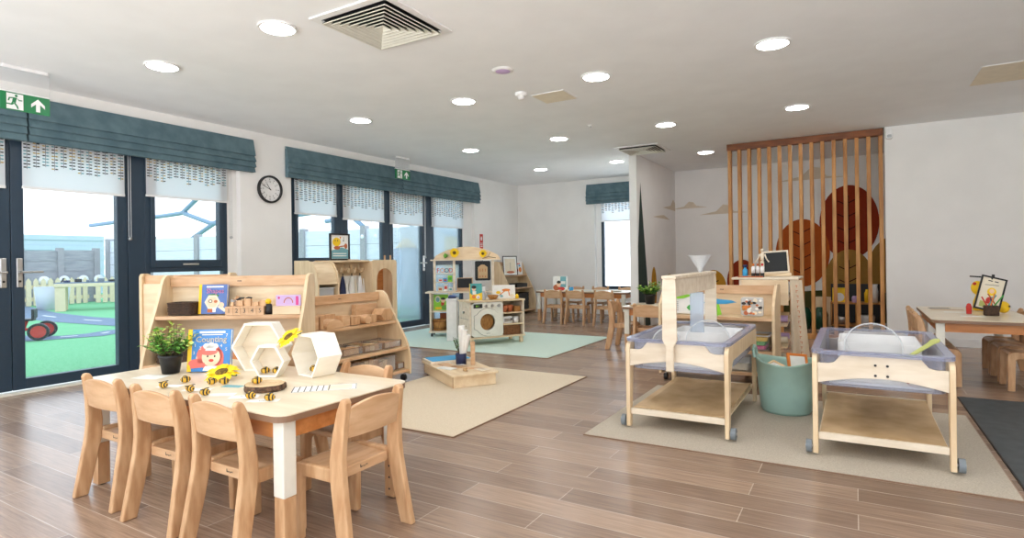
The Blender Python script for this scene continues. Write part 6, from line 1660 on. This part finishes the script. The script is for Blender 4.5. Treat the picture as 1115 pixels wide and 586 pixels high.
# ------------------------------------------------------------------ outdoors
g = MB(M.grass).box(-45, -6.09, -25, 45, -0.12, -0.02)
tag(g.build("lawn"), "bright green artificial lawn outside the glass door", "lawn", kind="structure")
def road(pts, wd, label):
    m = MB(M.road); n = len(pts); l = []; r_ = []
    for i, p in enumerate(pts):
        a = Vector(pts[max(i - 1, 0)]); b = Vector(pts[min(i + 1, n - 1)]); d = (b - a).normalized(); q = Vector((-d.y, d.x)) * wd / 2
        l.append((p[0] + q.x, p[1] + q.y, -0.014)); r_.append((p[0] - q.x, p[1] - q.y, -0.014))
    m.add(l + r_, [(i, i + 1, n + i + 1, n + i) for i in range(n - 1)])
    m.mat(M.paper)
    for i in range(0, n - 1):
        p, q = Vector(pts[i]), Vector(pts[i + 1]); a = p.lerp(q, 0.3); b = p.lerp(q, 0.65); m.at(Matrix.Translation((0, 0, -0.010))); m.line(a.x, a.y, b.x, b.y, 0.05); m.at()
    o = m.build("play_road"); tag(o, label, "path", kind="structure")
road([(-24, 6.6), (-19, 6.2), (-15.4, 5.5), (-13.3, 5.35), (-11.6, 5.45), (-9, 5.7), (-6.5, 6.2)], 0.85, "grey blue play road curving across the lawn, farther strip")
road([(-14, 2.4), (-11.6, 3.2), (-10.1, 3.75), (-9.9, 4.3), (-10.1, 4.7), (-9.9, 5.2)], 0.55, "grey blue play road under the red trike, nearer strip")
def fence(p0, p1, n, h0, h1, mat_, label, thick=0.06):
    o = thing("panel_fence", label, "fence", (p0[0], p0[1], -0.02), math.atan2(p1[1] - p0[1], p1[0] - p0[0]), "grey panel fences round the lawn")
    L = math.hypot(p1[0] - p0[0], p1[1] - p0[1])
    for k in range(n):
        a, b = L * k / n, L * (k + 1) / n; h = h0 + (h1 - h0) * k / max(1, n - 1)
        m = MB(mat_)
        nb = 5
        for q in range(nb):
            m.box(a + 0.05, b - 0.05, -thick / 2, thick / 2, h * q / nb + 0.004, h * (q + 1) / nb - 0.008)
        m.mat(M.post).box(a + 0.05, b - 0.05, -thick / 4, thick / 4, 0.0, h - 0.01)
        m.build("board_panel", o)
    for k in range(n + 1):
        h = h0 + (h1 - h0) * min(k, n - 1) / max(1, n - 1)
        MB(M.post).box(L * k / n - 0.07, L * k / n + 0.07, -0.09, 0.09, 0, h + 0.06).build("fence_post", o)
fence((-19.2, 1.2), (-19.2, 8.4), 8, 1.40, 1.50, M.fence, "grey panel fence at the far side of the lawn behind the white bucket")
fence((-19.1, 8.72), (-6.4, 10.6), 7, 1.78, 1.86, M.fence2, "higher pale panel fence running along the lawn towards the far windows")
o = thing("outbuilding", "pale corrugated building behind the far lawn fence", "building", (-24.5, 6.5, -0.02))
m = MB(M.house)
for k in range(12): m.box(-0.05, 0.0 + 0.03 * (k % 2), -9, 4.5, k * 0.18, k * 0.18 + 0.175)
m.mat(M.house).box(-4, -0.05, -9, 4.5, 0, 2.16); m.build("wall", o)
struct(MB(M.white).box(-12, 2.0, 13.0, 13.2, -0.1, 1.25), "exterior_wall")
# picnic table, bucket, picket fence, trike
o = thing("outdoor_table", "chunky timber outdoor table on the lawn", "table", (-15.75, 6.82, -0.02), 1.12)
MB(M.picket).box(-0.72, 0.72, -0.35, 0.35, 0.56, 0.64).build("tabletop", o, 0.01)
MB(M.road).box(-0.70, 0.70, -0.33, 0.33, 0.641, 0.66).build("play_surface", o)
for x in (-0.6, 0.6):
    for y in (-0.25, 0.25): MB(M.picket).box(x - 0.10, x + 0.10, y - 0.08, y + 0.08, 0, 0.559).build("leg", o, 0.01)
rnd = random.Random(6)
for k in range(5):
    q = MB(rnd.choice((M.black, M.grey, M.navy))).box(-0.07, 0.07, -0.05, 0.05, 0, 0.05 + 0.03 * (k % 2)).build("toy_car", None, 0.01); a = -0.5 + k * 0.22
    q.location = (-15.75 + a * math.cos(1.12), 6.82 + a * math.sin(1.12), 0.641 + 0.0); tag(q, "dark toy on the outdoor table, number %s from the bucket end" % ("one", "two", "three", "four", "five")[k], "toy", "dark toys on the outdoor table")
o = thing("large_bucket", "white flared bucket on the lawn beside the outdoor table", "bucket", (-16.85, 6.42, -0.02)); MB(M.frost).lathe([(0, 0.001), (0.30, 0.001), (0.36, 0.55), (0.34, 0.55), (0.28, 0.01), (0, 0.01)], 24).build("body", o); MB(M.ink).tube([(0.34, 0, 0.55), (0.30, 0.12, 0.75)], 0.02).build("handle", o)
for j, (p0, a, n) in enumerate((((-18.4, 5.0), PI / 2, 18), ((-18.2, 7.95), PI / 2 - 0.5, 4))):
    o = thing("picket_fence", ("low pale picket fence behind the white bucket", "low pale picket fence behind the outdoor table")[j], "fence", (p0[0], p0[1], -0.02), a, "low picket fences on the lawn")
    for k in range(n): MB(M.picket).prism([(k * 0.16, 0.02), (k * 0.16 + 0.11, 0.02), (k * 0.16 + 0.11, 0.66), (k * 0.16 + 0.055, 0.74), (k * 0.16, 0.66)], "y", -0.012, 0.012).build("picket", o)
    m = MB(M.picket).box(-0.05, n * 0.16, 0.013, 0.05, 0.14, 0.24); m.box(-0.05, n * 0.16, 0.013, 0.05, 0.46, 0.56); m.build("rail", o)
for k, y in enumerate((7.07, 7.54, 8.01, 8.40)):
    o = tag(MB(M.white).ball((0, 0, 0), (0.03, 0.13, 0.12), 16, 10).build("wall_disc", None, loc=(-19.04, y, 0.64)), "white round disc hung on the far lawn fence, " + ("over the bucket", "second along", "third along", "over the table's end")[k], "disc", "white discs on the fence")
o = thing("tricycle", "red and black children's trike on the play road outside", "tricycle", (-10.22, 3.54, -0.012), 1.0); o.scale = (0.85, 0.85, 0.8)
def wheel(x, y, r, t=0.06):
    w_ = MB(M.black).ringprism([(x + r * math.cos(2 * PI * k / 24), r + r * math.sin(2 * PI * k / 24)) for k in range(24)], [(x + r * 0.72 * math.cos(2 * PI * k / 24), r + r * 0.72 * math.sin(2 * PI * k / 24)) for k in range(24)], "y", y - t / 2, y + t / 2).build("wheel", o, 0.01)
    MB(M.red).cyl((x, y - t * 0.3, r), (x, y + t * 0.3, r), r * 0.715, n=20).build("hub", w_); 
wheel(-0.42, 0.0, 0.17); wheel(0.26, -0.26, 0.15); wheel(0.26, 0.26, 0.15)
MB(M.red).cyl((0.26, -0.22, 0.15), (0.26, 0.22, 0.15), 0.02).build("axle", o)
m = MB(M.red).tube([(0.26, 0, 0.16), (0.0, 0, 0.18), (-0.3, 0, 0.42), (-0.36, 0, 0.5)], 0.028); m.tube([(-0.36, 0, 0.5), (-0.40, 0.07, 0.3), (-0.42, 0.07, 0.17)], 0.02); m.tube([(-0.36, 0, 0.5), (-0.40, -0.07, 0.3), (-0.42, -0.07, 0.17)], 0.02); m.tube([(0.0, 0, 0.18), (0.05, 0, 0.33)], 0.025); m.build("frame_tube", o)
m = MB(M.black).prism(rrect(-0.10, 0.16, -0.11, 0.11, 0.06), "z", 0.33, 0.37); m.box(0.13, 0.17, -0.11, 0.11, 0.37, 0.54); m.build("seat", o, 0.01)
m = MB(M.black).tube([(-0.36, 0, 0.5), (-0.33, 0, 0.62)], 0.018); m.tube([(-0.30, -0.2, 0.64), (-0.33, 0, 0.62), (-0.30, 0.2, 0.64)], 0.018); m.build("handlebar", o)
# curved canopy frames
def canopy(label, polys, r=0.05):
    o = thing("canopy", label, "canopy frame", (0, 0, 0), 0, "blue grey steel canopy frames")
    for p in polys: MB(M.canopy).tube(p, r, 8).build("tube", o)
import math as _m
def arc(x0, x1, y, z0, zt, n=8): return [(x0 + (x1 - x0) * k / n, y, z0 + (zt - z0) * _m.sin(PI * k / n)) for k in range(n + 1)]
canopy("blue grey curved steel canopy frame beyond the fence, seen through the side light", [
    [(-26.0, 11.2, 2.62), (-20.5, 11.2, 2.74), (-19.4, 11.2, 2.78)], arc(-19.6, -13.6, 11.2, 2.78, 3.75), [(-17.9, 11.2, 3.32), (-15.2, 11.2, 2.0)], [(-19.5, 11.2, 2.75), (-18.0, 11.2, 2.35), (-16.5, 11.2, 2.3), (-13.0, 11.2, 2.45)], [(-17.7, 11.2, 2.38), (-19.3, 11.2, 1.8)], [(-17.0, 11.2, 3.5), (-14.3, 11.2, 2.95)]], 0.075)
canopy("blue grey steel canopy frame beyond the fence, seen past the clock", [
    [(-12.4, 11.0, 2.15), (-10.0, 11.0, 2.3)], [(-12.0, 11.0, 2.6), (-11.0, 11.0, 1.95)], [(-11.6, 11.0, 2.7), (-10.7, 11.0, 2.1)], [(-9.6, 11.0, 2.25), (-8.2, 11.0, 2.35)], [(-9.4, 11.0, 1.9), (-9.0, 11.0, 2.4)]], 0.06)
for k in range(4):
    o = tag(MB(M.white).ball((0, 0, 0), (0.05, 0.02, 0.05), 12, 8).build("wall_disc", None, loc=(-9.95 + 0.36 * k, 9.9 + 0.058 * k, 1.62)), "small white disc on the pale fence above the framed print, " + ("nearest the clock", "second", "third", "nearest the door")[k], "disc", "small white discs on the pale fence")
# tower and timber screen outside the far door
o = thing("water_tower_toy", "pale blue stacked play tower with a sandy cone top outside the far door", "play tower", (-7.25, 8.35, -0.02))
MB(M.water).lathe([(0, 0), (0.34, 0), (0.34, 0.62), (0.26, 0.64), (0.26, 1.28), (0.18, 1.30), (0, 1.30)], 20).build("tower_body", o); MB(M.picket).lathe([(0.20, 1.301), (0.2, 1.31), (0.05, 1.47), (0, 1.48)], 20).build("cone", o)
o = thing("outdoor_cabinet", "pale blue cabinet outside the far door", "cabinet", (-6.55, 8.55, -0.02)); MB(M.canopy).box(-0.25, 0.35, -0.2, 0.2, 0, 0.72).build("carcass", o, 0.01); MB(M.house).box(-0.22, 0.32, -0.215, -0.201, 0.05, 0.66).build("door", o)
o = thing("timber_screen", "sandy timber boarded shed side outside the last far window", "shed", (-7.25, 9.55, -0.02), -0.1)
m = MB(M.picket)
for k in range(9): m.box(0.0, 0.9, -0.02, 0.02, 0.02 + k * 0.17, 0.18 + k * 0.17)
m.build("boarding", o); MB(M.house).prism([(-0.1, 1.6), (1.0, 1.42), (1.0, 1.5), (-0.1, 1.7)], "y", -0.08, 0.08).build("roof_edge", o)

# ------------------------------------------------------------------ light
wd = bpy.data.worlds.new("sky"); SC.world = wd; wd.use_nodes = True
nt = wd.node_tree; bg = nt.nodes["Background"]
tc = nt.nodes.new("ShaderNodeTexCoord"); sp = nt.nodes.new("ShaderNodeSeparateXYZ"); cr = nt.nodes.new("ShaderNodeValToRGB")
cr.color_ramp.elements[0].position = 0.0; cr.color_ramp.elements[0].color = (0.93, 0.97, 1.0, 1)
cr.color_ramp.elements[1].position = 0.8; cr.color_ramp.elements[1].color = (0.70, 0.84, 1.0, 1)
nt.links.new(tc.outputs["Generated"], sp.inputs[0]); mr = nt.nodes.new("ShaderNodeMapRange"); mr.inputs["From Min"].default_value = -1.0
nt.links.new(sp.outputs["Z"], mr.inputs["Value"]); nt.links.new(mr.outputs["Result"], cr.inputs[0])
e = cr.color_ramp.elements.new(0.49); e.color = (0.96, 0.98, 1.0, 1)
cr.color_ramp.elements[0].color = (2.75, 2.75, 2.75, 1); cr.color_ramp.elements[0].position = 0.40; nt.links.new(cr.outputs[0], bg.inputs["Color"])  # glow added below the horizon to brighten the ceiling
bg.inputs["Strength"].default_value = 1.5

# ------------------------------------------------------------------ camera
cd = bpy.data.cameras.new("camera"); cam = bpy.data.objects.new("camera", cd); COL.objects.link(cam)
cd.sensor_fit = "HORIZONTAL"; cd.sensor_width = 36.0
cd.lens = 36.0 * 629.8 / 1115.0
cd.shift_y = -10.1 / 1115.0
cd.clip_start = 0.05; cd.clip_end = 200
ro = math.radians(0.8045)
F = Vector((-math.sin(TH), math.cos(TH), 0)); R = Vector((math.cos(TH), math.sin(TH), 0)); U = Vector((0, 0, 1))
R2 = math.cos(ro) * R - math.sin(ro) * U; U2 = math.cos(ro) * U + math.sin(ro) * R
m4 = Matrix((R2, U2, -F)).transposed().to_4x4(); m4.translation = (0, 0, 1.03)
cam.matrix_world = m4
SC.camera = cam
SC.view_settings.view_transform = "Standard"
SC.view_settings.look = "None"
SC.view_settings.exposure = 0.80
SC.cycles.max_bounces = 12
SC.cycles.diffuse_bounces = 5
SC.cycles.transparent_max_bounces = 16
SC.cycles.caustics_reflective = False
SC.cycles.caustics_refractive = False
SC.cycles.sample_clamp_indirect = 6.0
